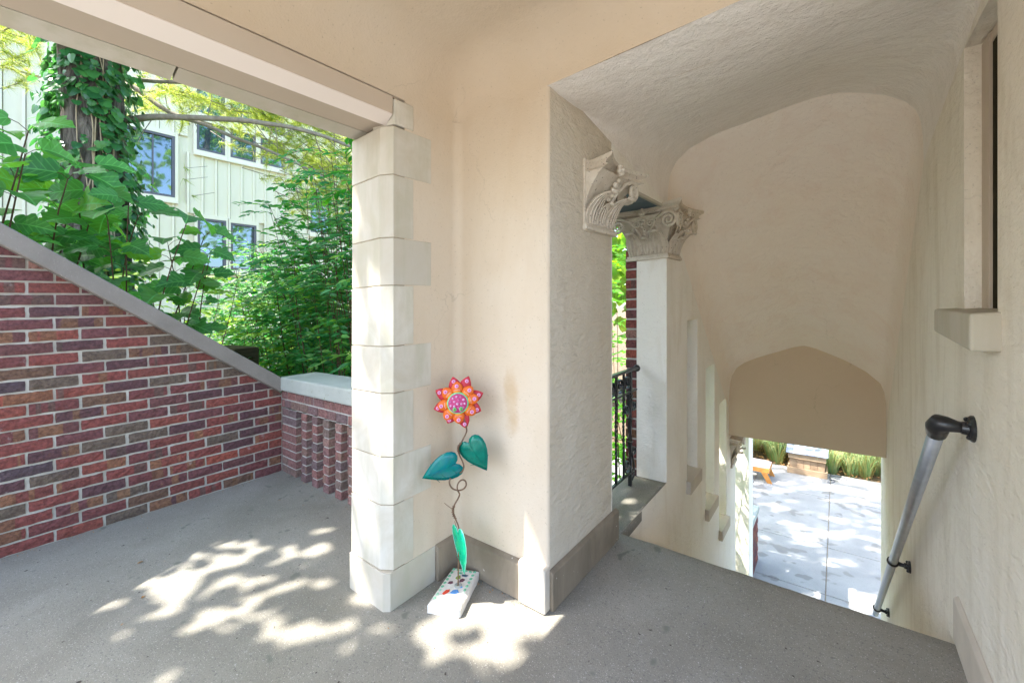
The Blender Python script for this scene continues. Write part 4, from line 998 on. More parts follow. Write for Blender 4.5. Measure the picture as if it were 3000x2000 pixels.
for (px, py, s) in red:
    v = lp(px, py) - head_c; ang = math.atan2(v.z, v.x)
    o = petal(0.122 * s - 0.035, 0.028, 0, M['petal_red'], ang, 0.035, 0.012, 0.005, 'outer_petal', True); dotted(o, ang, 0.100 * s, head_c.y + 0.004, 0.95)
org = [(1333, 1121), (1375, 1135), (1387, 1165), (1379, 1204), (1339, 1222), (1302, 1218), (1284, 1184), (1300, 1142)]
for k, (px, py) in enumerate(org):
    v = lp(px, py) - head_c; ang = math.atan2(v.z, v.x)
    o = petal(0.058, 0.0265, 0, M['petal_orange'], ang, 0.034, 0.002, 0.007, 'inner_petal', False)
    o2 = petal(0.036, 0.0175, 0, M['petal_rim'], ang, 0.034, -0.0005, 0.0075, 'petal_glaze', False); o2.parent = o
    dotted(o, ang, 0.074, head_c.y - 0.006)
    for q in range(5):
        a2 = ang + (q - 2) * 0.10; disc(head_c.x + math.cos(a2) * 0.058, head_c.z + math.sin(a2) * 0.058, head_c.y - 0.0095, 0.0018, M['dot_white'], o, 'painted_dot', 6)
Mx = Matrix.Translation(head_c) @ Matrix.Rotation(math.pi / 2, 4, 'X')
MB().lathe([(0.0475, -0.002), (0.0475, 0.006), (0.0435, 0.010), (0.042, 0.010)], Mx, 32).build('rim_ring', M['mint'], fl, smooth=True)
dome = MB().lathe([(0.0435 * math.cos(math.pi / 2 * k / 8) + 0.0001, 0.006 + 0.016 * math.sin(math.pi / 2 * k / 8)) for k in range(9)], Mx, 28).build('centre_dome', M['magenta'], fl, smooth=True)
rd = random.Random(5)
def on_dome(r_, a): 
    h_ = 0.006 + 0.016 * math.sqrt(max(0, 1 - (r_ / 0.0436) ** 2)); return Vector((head_c.x + r_ * math.cos(a), head_c.y - h_ - 0.0002, head_c.z + r_ * math.sin(a)))
for k in range(17):
    r_, a = (0.0 if k == 0 else 0.017 if k < 6 else 0.031), k * 1.257 if k < 6 else k * 0.571
    if abs(((a + math.pi) % (2 * math.pi)) - math.pi + 1.9) < 0.4 and r_ > 0.02: continue
    p = on_dome(r_, a); blob_ = MB(); blob(blob_, p, 0.0052 if k else 0.006, n=4); b_ = blob_.build('painted_dot', M['dot_white'] if k % 3 != 1 else M['dot_pink'], dome, smooth=True)
for a in (-2.05, -0.95):
    p = on_dome(0.027, a); b_ = MB(); blob(b_, p, 0.0095, n=5); b_.build('painted_dot', M['mint'], dome, smooth=True)
    b_ = MB(); blob(b_, p + Vector((0, -0.005, 0)), 0.0062, n=5); b_.build('painted_dot', M['olive'], dome, smooth=True)
# teal leaves: heart-shaped plates with wires over them
def heart_leaf(notch, tip, width, mat, yaw, name_wire=True, d=0.0, edge=None):
    a, b = lp(*notch), lp(*tip); ax = (b - a); L_ = ax.length; u = ax.normalized(); s_ = Vector((u.z, 0, -u.x))
    sy = Vector((0, 1, 0)); s_ = (s_ * math.cos(yaw) + sy * math.sin(yaw))
    half = [(0, 0.0), (-0.09, 0.10), (-0.13, 0.24), (-0.11, 0.38), (-0.03, 0.48), (0.10, 0.53), (0.28, 0.52), (0.46, 0.45), (0.64, 0.33), (0.80, 0.19), (0.92, 0.08), (1.0, 0.0)]
    c = a.lerp(b, 0.4); V = []; F = []
    out = [(t, w_) for t, w_ in half] + [(t, -w_) for t, w_ in half[-2:0:-1]]
    n = len(out)
    for k, sc_ in enumerate((1.0, 0.66, 0.33)):
        for (t, w_) in out:
            tt = 0.4 + (t - 0.4) * sc_; ww = w_ * sc_
            bow = 0.012 * (1 - sc_) - 0.010 * abs(ww)
            V.append(a + u * (tt * L_) + s_ * (ww * width * 2 * 0.98) + Vector((0, d - bow, 0)))
    V.append(c + Vector((0, d - 0.012, 0)))
    for k in range(2): F += [(k * n + i, k * n + (i + 1) % n, (k + 1) * n + (i + 1) % n, (k + 1) * n + i) for i in range(n)]
    F += [(2 * n + i, 2 * n + (i + 1) % n, 3 * n) for i in range(n)]
    o = obj('glass_leaf', V, F, mat, fl, smooth=True); md = o.modifiers.new('thickness', 'SOLIDIFY'); md.thickness = 0.0025
    rim = MB(); rim.tube([Vector(V[i % n]) for i in range(n + 1)], 0.0011, 4, caps=False); rim.build('leaf_wire', edge or M['teal_blue'], o, smooth=True)
    mb = MB(); q = lambda t, w_, e=0: a + u * (t * L_) + s_ * (w_ * width * 2) + Vector((0, d - 0.0135 + e, 0))
    mb.tube([q(-0.02, 0, 0.01), q(0.3, 0.0), q(0.7, 0), q(0.97, 0, 0.008)], 0.0012, 4)
    for t in (0.18, 0.5, 0.72): mb.tube([q(t - 0.12, -0.40, 0.006), q(t, 0), q(t - 0.12, 0.40, 0.006)], 0.0010, 4)
    mb.build('leaf_wire', mat, o, smooth=True)
heart_leaf((1368, 1294), (1421, 1376), 0.062, M['teal_green'], 0.25, d=-0.012)
heart_leaf((1330, 1352), (1233, 1391), 0.062, M['teal_blue'], -0.2, d=-0.015)
M['leaf_edge'] = flat('pale_green_edge', (0.25, 0.75, 0.62))
heart_leaf((1337, 1551), (1356, 1673), 0.056, M['teal_bright'], 0.95, d=-0.02, edge=M['leaf_edge'])
MB().tube([lp(1326, 1524), lp(1329, 1535), lp(1334, 1550)], 0.0012, 4).build('hanging_wire', M['wire'], fl)
MB().lathe([(0.0001, -0.001), (0.017, 0), (0.017, 0.004), (0.0125, 0.006), (0.0115, 0.003), (0.0001, 0.003)], Matrix.Translation(lp(1336, 1716) + Vector((0, 0, 0.002))), 20).build('base_washer', M['cap_light'], fl)

# mosaic block
p0, p1, p2 = Vector((-1.344, 1.115, 0)), Vector((-1.209, 1.173, 0)), Vector((-1.305, 1.400, 0))
bc = (p0 + p2) / 2
bl_w = (p1 - p0).length; bl_l = (p2 - p1).length; brz = math.atan2((p1 - p0).y, (p1 - p0).x)
blk = empty('mosaic_block', (bc.x, bc.y, 0), brz); tag(blk, 'white plaster block set with coloured mosaic tiles, holding up the metal flower', 'block')
V = []; F = []; nu, nv = 12, 16
rk = random.Random(9)
bev = [0.0, 0.0, 0.004, 0.012]
lay = [(0.0, 0.0), (0.033, 0.0), (0.041, 0.006), (0.045, 0.014)]
for (zz, ins) in lay:
    for i in range(40):
        t = i / 40
        # rounded rectangle walk
        per = 2 * (bl_w + bl_l); s = t * per
        if s < bl_w: x, y = -bl_w / 2 + s, -bl_l / 2
        elif s < bl_w + bl_l: x, y = bl_w / 2, -bl_l / 2 + s - bl_w
        elif s < 2 * bl_w + bl_l: x, y = bl_w / 2 - (s - bl_w - bl_l), bl_l / 2
        else: x, y = -bl_w / 2, bl_l / 2 - (s - 2 * bl_w - bl_l)
        jx, jy = rk.uniform(-0.0015, 0.0015), rk.uniform(-0.0015, 0.0015)
        taper = 1 - 0.10 * (y / bl_l + 0.5)
        V.append(((x - ins * (1 if x > 0 else -1) * min(1, abs(x) / 0.05)) * taper + jx, y - ins * (1 if y > 0 else -1) * min(1, abs(y) / 0.05) + jy, zz + (0 if zz < 0.01 else rk.uniform(-0.0008, 0.0008))))
F = [(k * 40 + i, k * 40 + (i + 1) % 40, (k + 1) * 40 + (i + 1) % 40, (k + 1) * 40 + i) for k in range(3) for i in range(40)] + [tuple(range(120, 160)), tuple(range(40))[::-1]]
obj('plaster_base', V, F, M['grout'], blk)
def tile(x, y, w_, l_, a, mat):
    n = 5; V = []
    ph = rk.uniform(0, 1)
    for zz, sc_ in ((0.040, 1.0), (0.0470, 1.0), (0.0478, 0.85)):
        for i in range(n):
            b_ = 2 * math.pi * i / n + ph; rr = [1, 0.85, 1.1, 0.9, 1.0][i]
            u, v = math.cos(b_) * w_ * rr * sc_, math.sin(b_) * l_ * rr * sc_
            V.append((x + u * math.cos(a) - v * math.sin(a), y + u * math.sin(a) + v * math.cos(a), zz))
    obj('mosaic_tile', V, [(k * n + i, k * n + (i + 1) % n, (k + 1) * n + (i + 1) % n, (k + 1) * n + i) for k in range(2) for i in range(n)] + [tuple(range(2 * n, 3 * n))], mat, blk)
hw, hl = bl_w / 2 - 0.019, bl_l / 2 - 0.020
for i in range(9):
    y = -hl + 0.010 + i * (2 * hl - 0.01) / 8
    for s in (-1, 1): tile(s * hw * (1 - 0.06 * (i / 8)), y, 0.0065, 0.0095, rk.uniform(-0.4, 0.4), TILES[1] if i < 3 else TILES[0])
for i in range(4):
    x = -hw + 0.022 + i * (2 * hw - 0.044) / 3
    tile(x, -hl, 0.0095, 0.006, rk.uniform(-0.4, 0.4), TILES[1]); tile(x * 0.95, hl - 0.002, 0.009, 0.006, rk.uniform(-0.4, 0.4), TILES[0])
for (x, y, w_, l_, a, m_) in ((-0.022, -0.048, 0.008, 0.020, -0.5, 3), (0.014, -0.040, 0.015, 0.013, 0.3, 2), (-0.028, 0.012, 0.010, 0.009, 0.2, 4), (0.016, 0.036, 0.012, 0.010, 0.8, 4),
                              (-0.008, 0.052, 0.009, 0.014, 0.1, 6), (0.016, 0.070, 0.014, 0.007, 0.1, 5), (0.026, -0.005, 0.008, 0.006, 0.0, 2), (-0.012, 0.082, 0.010, 0.006, 0.2, 0)):
    tile(x, y, w_ * 1.25, l_ * 1.2, a, TILES[m_])

# ------------------------------------------------------------------ leaves and growing things
def leaf_mesh(kind, seed, mat, L_=1.0):
    """a leaf lying along +y, face up +z, length 1"""
    r_ = random.Random(seed)
    if kind == 'oak':
        half = [(0.0, 0.03), (-0.05, 0.13), (0.0, 0.27), (0.10, 0.36), (0.20, 0.38), (0.25, 0.33), (0.30, 0.34), (0.38, 0.46), (0.47, 0.50), (0.52, 0.42), (0.56, 0.30), (0.62, 0.27), (0.70, 0.30), (0.78, 0.26), (0.85, 0.15), (0.93, 0.07), (1.0, 0.0)]
        mid = [(max(0.0, min(1, t)), 0) for t, w_ in half]; droop = 0.30; fold = 0.22
    elif kind == 'ivy':
        half = [(0.06, 0.0), (-0.08, 0.14), (-0.04, 0.34), (0.12, 0.52), (0.32, 0.50), (0.46, 0.40), (0.62, 0.36), (0.80, 0.20), (0.95, 0.0)]
        mid = [(max(0.02, min(1, t)), 0) for t, w_ in half]; droop = 0.18; fold = -0.16
    else:
        half = [(0.0, 0.0), (0.18, 0.13), (0.42, 0.20), (0.68, 0.17), (0.87, 0.09), (1.0, 0.0)]
        mid = [(t, 0) for t, w_ in half]; droop = 0.12; fold = 0.25
    V = []; F = []; n = len(half)
    def P3(t, w_): 
        wob = r_.uniform(-0.012, 0.012) if w_ and kind == 'oak' else 0
        return (w_, t, fold * abs(w_) - droop * max(0, t) ** 2 + wob - 0.35 * fold * w_ * w_)
    for t, w_ in mid: V.append(P3(t, 0))
    for t, w_ in half: V.append(P3(t, w_))
    for t, w_ in half: V.append(P3(t, -w_))
    for i in range(n - 1):
        F.append((i, n + i, n + i + 1, i + 1)); F.append((i, i + 1, 2 * n + i + 1, 2 * n + i))
    return V, F
def basis(d, nrm):
    y = d.normalized(); x = y.cross(nrm); x = x.normalized() if x.length > 1e-5 else y.orthogonal().normalized(); z_ = x.cross(y)
    return Matrix((x, y, z_)).transposed()
LV = {}
for kd, mt in (('oak', 'leaf_big'), ('ivy', 'leaf_ivy'), ('oval', 'leaf_shrub')):
    LV[kd] = [leaf_mesh(kd, s, None) for s in range(3)]
def leaf_shared(kd, mt): return [mesh('leaf', *LV[kd][s], M[mt]) for s in range(3)]
def add_leaf(mb, kd, p, d, nrm, size):
    V, F = LV[kd][R.randrange(3)]; B = basis(d, nrm)
    mb.add([p + B @ (Vector(v) * size) for v in V], F)
def put_leaf(me, par, p, d, nrm, size):
    m4 = Matrix.Translation(p) @ basis(d, nrm).to_4x4() @ Matrix.Diagonal((size * R.uniform(0.8, 1.08), size, size * R.uniform(0.2, 2.0), 1))
    o = inst('leaf', me, par, None, mat4=Matrix.Identity(4)); o.matrix_basis = Matrix.Translation(-Vector(par.location)) @ m4; return o
def rv(s=1.0): return Vector((R.uniform(-s, s), R.uniform(-s, s), R.uniform(-s, s)))

# --- hydrangea with big lobed leaves behind the brick wall
hy = empty('oakleaf_hydrangea', (-4.2, 0.4, 1.0)); tag(hy, 'hydrangea shrub with large lobed green leaves leaning over the sloping wall cap', 'shrub')
big = leaf_shared('oak', 'leaf_big')
stems = MB(); R.seed(21)
hyl = 0
def hyd_top(y): return 2.54 - 0.80 * max(0, y - 0.05) - 0.25 * max(0, -y)
for k in range(25):
    y0 = -0.78 + 1.75 * k / 24 + R.uniform(-0.08, 0.08); x0 = R.uniform(-4.45, -3.98)
    zb = ground_z(x0, y0) - 0.05; zt_ = hyd_top(y0) + R.uniform(-0.30, 0.0); 
    if k > 21: zt_ = hyd_top(y0) + R.uniform(-0.1, 0.05)
    lean = Vector((R.uniform(-0.05, 0.28), R.uniform(-0.1, 0.22), 0))
    P = [Vector((x0, y0, zb)) + lean * t * t + Vector((0.03 * math.sin(t * 5 + k), 0.03 * math.cos(t * 4 + k), (zt_ - zb) * t)) for t in [i / 7 for i in range(8)]]
    stems.tube(P, 0.008, 6, r1=0.0035)
    for i in range(1, 8):
        for s in range(2):
            a = i * 1.57 + s * math.pi + k + R.uniform(-0.4, 0.4)
            if i < 3 and R.random() < 0.55: continue
            d = Vector((math.cos(a), math.sin(a), 0.35 + 0.05 * i)); d.x += 0.25
            pl = 0.05 + 0.05 * R.random(); base = P[i] + d.normalized() * pl
            stems.tube([P[i], P[i] + d.normalized() * pl * 0.5 + Vector((0, 0, 0.01)), base], 0.0022, 4)
            put_leaf(big[R.randrange(3)], hy, base, Vector((d.x, d.y, R.uniform(-0.35, 0.25))), Vector((0.95, -0.25, 0.8)) + rv(0.55), (R.uniform(0.16, 0.255) if R.random() < 0.85 else R.uniform(0.08, 0.13)) * (0.85 if k > 20 else 1)); hyl += 1
rel(stems.build('stems', M['stem_brown'], hy, smooth=True), hy)

# --- pine trunk wrapped in ivy, with boughs and needles
tr = empty('ivy_covered_pine', (-5.9, 0.63, 0.3)); tag(tr, 'thick pine trunk wrapped in ivy with bare boughs reaching right under the lintel', 'tree')
V = []; nA = 28; nZ = 40
for j in range(nZ + 1):
    z_ = -0.5 + 6.2 * j / nZ; r0 = 0.275 + 0.10 * math.exp(-(z_ - 0.2) * 1.6) * 0.5 - 0.012 * z_
    for i in range(nA):
        a = 2 * math.pi * i / nA; rr = r0 * (1 + 0.035 * math.sin(a * 5 + z_ * 2) + R.uniform(-0.02, 0.02))
        V.append((-5.93 + 0.06 * (3 - z_) * 0.35 + rr * math.cos(a), 0.60 - 0.05 * (z_ - 3) * 0.6 + rr * math.sin(a), z_))
rel(MB().add(V, [(j * nA + i, j * nA + (i + 1) % nA, (j + 1) * nA + (i + 1) % nA, (j + 1) * nA + i) for j in range(nZ) for i in range(nA)]).build('trunk', M['bark'], tr, smooth=True), tr)
def trunk_pt(z_, a, off=0.0):
    r0 = 0.275 - 0.012 * z_ + off + 0.05 * math.exp(-(z_ - 0.2) * 1.6)
    return Vector((-5.93 + 0.021 * (3 - z_) + r0 * math.cos(a), 0.60 - 0.03 * (z_ - 3) + r0 * math.sin(a), z_))
boughs = [([(-6.0, 0.80, 3.43), (-5.98, 0.86, 3.437), (-5.76, 1.032, 3.46), (-5.444, 1.284, 3.438), (-5.042, 1.605, 3.394), (-4.813, 1.788, 3.346), (-4.583, 1.971, 3.288), (-4.324, 2.178, 3.184), (-4.1, 2.35, 3.06)], 0.040, 0.016),
          ([(-6.2, 0.85, 3.97), (-6.0, 1.08, 3.955), (-5.692, 1.342, 3.93), (-5.3, 1.65, 3.87), (-4.8, 2.0, 3.8)], 0.026, 0.014),
          ([(-6.5, 0.95, 4.05), (-6.425, 1.013, 3.98), (-6.127, 1.25, 3.70), (-5.814, 1.5, 3.55), (-5.532, 1.726, 3.377), (-5.313, 1.901, 3.266), (-5.031, 2.126, 3.093), (-4.718, 2.376, 2.878)], 0.032, 0.010),
          ([(-6.3, 0.5, 4.6), (-7.2, 0.45, 4.9), (-8.2, 0.2, 5.2), (-9.0, 0.0, 5.3)], 0.03, 0.008), ([(-6.3, 0.3, 5.3), (-7.6, -0.1, 5.4), (-8.8, -0.2, 5.9)], 0.03, 0.008)]
for P, ra, rb2 in boughs:
    rel(MB().tube(smooth_path([Vector(p) for p in P], 3), ra, 8, r1=rb2).build('bough', M['branch_grey'], tr, smooth=True), tr)
R.seed(77)
nd = MB(); tw = MB()
def needle_spray(p, d, L_=0.14, n=42):
    for k in range(n):
        dd = (d.normalized() * R.uniform(0.35, 1.1) + rv(0.85)).normalized(); side = dd.cross(rv()).normalized() * 0.0026
        q = p + d * R.uniform(-0.06, 0.03); e = q + dd * L_ * R.uniform(0.7, 1.1) - Vector((0, 0, 0.015))
        nd.add([q - side, q + side, e], [(0, 1, 2)])
def pine_region(lo, hi, count, n=36, L_=0.12):
    for k in range(count):
        p = Vector((R.uniform(lo[0], hi[0]), R.uniform(lo[1], hi[1]), R.uniform(lo[2], hi[2])))
        d = Vector((R.uniform(-0.4, 0.8), R.uniform(-0.5, 0.8), R.uniform(-0.5, 0.25))).normalized()
        P = [p - d * 0.55 + Vector((0, 0, 0.10)), p - d * 0.25 + Vector((0, 0, 0.02)), p]
        tw.tube(P, 0.006, 4, r1=0.0025)
        for s in range(4): needle_spray(P[2] - d * 0.11 * s + rv(0.03), d, L_ * 1.15, int(n * 1.3))
pine_region((-7.6, 1.2, 4.0), (-5.6, 2.6, 5.1), 150)
pine_region((-7.0, 2.4, 3.4), (-5.4, 3.9, 4.5), 120)
pine_region((-5.9, 2.4, 2.5), (-5.0, 3.4, 3.35), 44, 30)
pine_region((-9.6, -0.6, 4.75), (-8.0, 0.35, 5.7), 80)
for p in ((-5.3, 1.2, 2.72), (-5.25, 1.25, 2.55), (-5.5, 1.25, 2.9)):
    needle_spray(Vector(p), Vector((0.3, 0.3, -0.2)), 0.10, 16); tw.tube([Vector(p), Vector(p) + Vector((-0.1, 0.22, 0.1))], 0.003, 4)
for bi in (0, 2):
    P = smooth_path([Vector(p) for p in boughs[bi][0]], 3)
    for k in range(4, len(P), 2):
        d = rv(); d.z = abs(d.z) * R.choice((-0.6, 1)); q = P[k] + d.normalized() * R.uniform(0.15, 0.45)
        tw.tube([P[k], P[k].lerp(q, 0.5) + rv(0.03), q], 0.0055, 4, r1=0.002)
rel(nd.build('needles', M['needle'], tr), tr)['kind'] = 'stuff'
rel(tw.build('twigs', M['branch_grey'], tr, smooth=True), tr)['kind'] = 'stuff'
# ivy
ivm = leaf_shared('ivy', 'leaf_ivy'); iv = empty('ivy', (-5.6, 0.7, 0.5)); tag(iv, 'ivy climbing the thick pine trunk behind the hydrangea', 'vine')
ivb = MB(); n_big = 0
for k in range(3600):
    z_ = R.uniform(0.2, 5.2); a = R.uniform(-2.6, 2.0)
    # camera sees angles around -x.. ; keep the lower left of the trunk bare
    view = math.atan2(-0.60, 5.93); rel_a = (a - view + math.pi) % (2 * math.pi) - math.pi
    dens = 1.0 if rel_a > -0.1 else 0.75
    if z_ < 3.35 and rel_a < 0.05: dens = 0.3
    if z_ < 2.2 and rel_a < 0.5: dens = 0.3
    if abs(rel_a) > 1.25: dens = 1.0
    if z_ < 2.1: dens = max(dens, 0.6)
    if math.sin(z_ * 4.1 + a * 3.0) + math.sin(z_ * 7.7 - a * 5.3 + 1.0) + R.uniform(-0.9, 0.9) < -0.75: continue
    if R.random() > dens: continue
    off = R.uniform(0.01, 0.07) + (R.random() ** 2) * (0.14 if abs(rel_a) > 0.9 else 0.10)
    p = trunk_pt(z_, a, off); outv = Vector((math.cos(a), math.sin(a), 0))
    d = Vector((0, 0, -1)) + outv * 0.5 + rv(0.6); nrm = outv + rv(0.5) + Vector((0, 0, 0.5)); s_ = R.uniform(0.035, 0.11)
    if n_big < 290 and abs(rel_a) < 1.5 and z_ > 1.6 and off < 0.2: put_leaf(ivm[R.randrange(3)], iv, p, d, nrm, s_); n_big += 1
    else: add_leaf(ivb, 'ivy', p, d, nrm, s_)
o = rel(ivb.build('leaves', M['leaf_ivy'], iv), iv); o['kind'] = 'stuff'
vb = MB()
for k in range(6):
    a = math.atan2(-0.6, 5.93) + R.uniform(-0.2, 1.1); P = []
    for i in range(26):
        a += R.uniform(-0.10, 0.10) + 0.08 * math.sin(i * 0.9 + k); P.append(trunk_pt(0.3 + i * 0.19, a, 0.012))
    vb.tube(smooth_path(P, 2), R.uniform(0.006, 0.013), 6, r1=0.004)
rel(vb.build('vine_stems', M['vine'], iv, smooth=True), iv)

# --- dense fine-leaved shrub behind the balustrade
def spray_shrub(name, label, bases, tops, mat, stem_mat, nleaf, lsize, seed, indiv=0, twigs=9, droop=0.35, cat='shrub', spread=0.45, leafy_from=0.25):
    R.seed(seed); b0 = Vector(bases[len(bases) // 2])
    t = empty(name, b0); tag(t, label, cat)
    st = MB(); lv_ = MB(); sh = [mesh('leaf', *LV['oval'][s], M[mat]) for s in range(3)]; near = []
    for b, tp in zip(bases, tops):
        b, tp = Vector(b), Vector(tp); P = []
        for i in range(11):
            u = i / 10; P.append(b.lerp(tp, u) + Vector((0.05 * math.sin(u * 6 + b.x * 9), 0.05 * math.sin(u * 5 + b.y * 7), 0.10 * math.sin(u * math.pi))))
        st.tube(P, R.uniform(0.005, 0.011), 5, r1=0.002)
        for k in range(twigs):
            u = leafy_from + (1 - leafy_from) * (k + R.random()) / twigs; i = min(9, int(u * 10)); q = P[i].lerp(P[i + 1], u * 10 - i)
            a = R.uniform(0, 2 * math.pi); d = Vector((math.cos(a), math.sin(a), R.uniform(-0.1, 0.5))).normalized(); L_ = R.uniform(0.5, 1.0) * spread
            Q = [q + d * L_ * s - Vector((0, 0, droop * (s ** 2) * L_)) for s in (0, 0.25, 0.5, 0.75, 1.0)]
            if any(v.y < 1.74 and v.x > -3.6 and v.z < 1.4 for v in Q) or any(v.y < 1.74 and v.x > -3.6 and v.y < 1.5 for v in Q): continue
            st.tube(Q, 0.003, 4, r1=0.0012)
            for m_ in range(nleaf):
                s = (m_ + 0.5) / nleaf; j = min(3, int(s * 4)); pp = Q[j].lerp(Q[j + 1], s * 4 - j)
                sd_ = d.cross(Vector((0, 0, 1))).normalized() * (1 if m_ % 2 else -1)
                dd = (d * 0.8 + sd_ * 0.75 + rv(0.22) - Vector((0, 0, 0.25))).normalized()
                near.append((pp, dd, Vector((0.45, -0.35, 0.9)) + rv(0.5), lsize * R.uniform(0.65, 1.15)))
    near.sort(key=lambda e: (e[0] - Vector((0, 0, H_EYE))).length)
    for i, e in enumerate(near):
        if i < indiv: put_leaf(sh[i % 3], t, *e)
        else: add_leaf(lv_, 'oval', *e)
    o = rel(lv_.build('leaves', M[mat], t), t); o['kind'] = 'stuff'
    rel(st.build('stems', stem_mat, t, smooth=True), t)
    return t
R.seed(5)
bs, tp = [], []
for k in range(112):
    u = k / 111; x = -7.0 + 4.2 * u + R.uniform(-0.25, 0.25); y = 2.35 + R.uniform(-0.3, 0.9); b = (x + 0.25, y, ground_z(x, y) - 0.05); ln_ = R.uniform(-0.25, 0.95)
    zt_ = 1.75 + 1.25 * u + R.uniform(-1.0, 0.2); bs.append(b); tp.append((x - 0.78 * ln_, max(1.85, y - 0.45 * ln_ - 0.2), zt_))
spray_shrub('fine_leaved_shrub', 'dense shrub of small pointed leaves right behind the pale coping', bs, tp, 'leaf_shrub', M['stem_brown'], 13, 0.092, 31, indiv=290, twigs=22, spread=0.56, leafy_from=0.12)
# arching branches with larger leaves that reach left under the lintel
bs = [(-3.9, 3.1, 0.2), (-3.7, 3.2, 0.4), (-3.3, 2.9, 0.2), (-3.2, 2.7, 0.3), (-3.5, 3.0, 0.3), (-3.0, 2.6, 0.5), (-2.9, 2.4, 0.3)]
tp = [(-4.55, 1.75, 2.72), (-4.25, 1.75, 2.42), (-3.55, 1.95, 2.95), (-3.25, 1.95, 2.5), (-4.75, 1.85, 2.25), (-3.15, 1.9, 3.0), (-3.0, 1.7, 2.3)]
spray_shrub('arching_shrub', 'arching branches of glossy oval leaves in front of the far house windows', bs, tp, 'leaf_mid', M['stem_brown'], 10, 0.115, 8, twigs=11, spread=0.34, leafy_from=0.35)
# sunlit bushes further off
R.seed(15); bs, tp = [], []
for k in range(44):
    x = R.uniform(-9.4, -5.6); y = R.uniform(1.2, 5.2); b = (x, y, ground_z(x, y) - 0.1); bs.append(b); tp.append((x + R.uniform(-0.5, 0.5), y + R.uniform(-0.5, 0.5), 1.15 + R.uniform(0, 0.9)))
spray_shrub('background_bush', 'sunlit yellow green bush growing in front of the house wall', bs, tp, 'leaf_back', M['stem_brown'], 10, 0.11, 41, twigs=12, spread=0.6)
R.seed(16); bs, tp = [], []
for k in range(30):
    x = R.uniform(-7.4, -4.6); y = R.uniform(-1.4, 1.2); b = (x, y, ground_z(x, y) - 0.1); bs.append(b); tp.append((x + R.uniform(-0.3, 0.3), y + R.uniform(-0.3, 0.3), 1.45 + R.uniform(0, 0.5)))
spray_shrub('background_bush', 'low bright bush behind the hydrangea at the left edge of the picture', bs, tp, 'leaf_lime', M['stem_brown'], 9, 0.09, 42, twigs=10, spread=0.4)
# ivy ground cover on the bank
R.seed(60); gc = MB()
for k in range(3800):
    x = R.uniform(-7.5, -3.95); y = R.uniform(-1.6, 3.6)
    add_leaf(gc, 'ivy', Vector((x, y, ground_z(x, y) + R.uniform(0.01, 0.14))), rv() + Vector((0.3, -0.1, 0)), Vector((0.2, 0, 1)) + rv(0.5), R.uniform(0.05, 0.09))
tag(gc.build('ground_cover', M['leaf_ivy']), 'dark ivy ground cover on the bank behind the brick wall', kind='stuff')
# shrub seen past the iron railing
R.seed(70); bs, tp = [], []
for k in range(20):
    x = R.uniform(-3.6, -1.7); y = R.uniform(4.4, 6.6); b = (x, y, -2.4); bs.append(b); tp.append((x + R.uniform(-0.5, 0.5), y + R.uniform(-0.5, 0.5), R.uniform(0.6, 3.2)))
spray_shrub('lime_green_shrub', 'bright lime green shrub seen through the iron railing', bs, tp, 'leaf_lime', M['stem_brown'], 11, 0.10, 43, twigs=15, spread=0.5, leafy_from=0.15)
# dark timber by the slope of the cap
rel_t = MB().box(-5.1, -4.36, 1.35, 1.56, 0.80, 0.98); o = rel_t.build('garden_timber', M['timber_dark'], bevel=0.012); tag(o, 'dark mossy timber sleeper behind the lower end of the sloping cap', 'timber')

# ------------------------------------------------------------------ the cream house behind
HX_ = -13.0
ho = empty('board_sided_house', (HX_, 3, -1)); tag(ho, 'cream board and batten house with dark framed windows behind the trees', 'house')
rel(MB().box(HX_ - 7, HX_ - 0.05, -10, 10.5, -3, 9.2).build('house_body', M['siding'], ho), ho)
wins = [(1.70, 2.73, 4.335, 5.86), (3.176, 3.796, 5.67, 8.3), (3.925, 4.545, 5.67, 8.3), (4.668, 5.327, 5.67, 8.3), (3.194, 3.822, 2.6, 3.91), (3.933, 4.56, 2.6, 3.88), (6.09, 6.75, 5.19, 5.58), (6.09, 6.75, 3.9, 5.07), (-3.2, -2.0, 4.3, 5.8), (7.9, 8.6, 4.3, 5.6)]
def in_win(y0, y1, z0, z1): return any(y0 < w_[1] + 0.05 and y1 > w_[0] - 0.05 and z0 < w_[3] + 0.05 and z1 > w_[2] - 0.05 for w_ in wins)
bands = [6.42]
yk = -3.9; kk = 0
while yk < 8.8:
    for (z0, z1) in ((-1.0, 6.42), (6.66, 9.1)):
        segs = [(z0, z1)]
        for w_ in wins:
            if yk < w_[1] + 0.03 and yk + 0.3 > w_[0] - 0.03:
                ns = []
                for a, b in segs:
                    if w_[2] - 0.1 > a and w_[3] + 0.1 < b: ns += [(a, w_[2] - 0.1), (w_[3] + 0.1, b)]
                    elif w_[2] - 0.1 <= a and w_[3] + 0.1 >= b: pass
                    elif w_[3] + 0.1 <= a or w_[2] - 0.1 >= b: ns.append((a, b))
                    elif w_[2] - 0.1 <= a: ns.append((w_[3] + 0.1, b))
                    else: ns.append((a, w_[2] - 0.1))
                segs = ns
        for a, b in segs:
            if b - a < 0.08: continue
            rel(MB().box(HX_ - 0.04, HX_, yk + 0.040, yk + 0.296, a, b).build('siding_board', M['siding'], ho), ho)
            rel(MB().box(HX_ - 0.02, HX_ + 0.028, yk - 0.024, yk + 0.024, a, b).build('batten', M['trim'], ho), ho)
    yk += 0.3; kk += 1
rel(MB().box(HX_ - 0.03, HX_ + 0.05, -4.0, 10.5, 6.44, 6.64).build('trim_board', M['trim'], ho), ho)
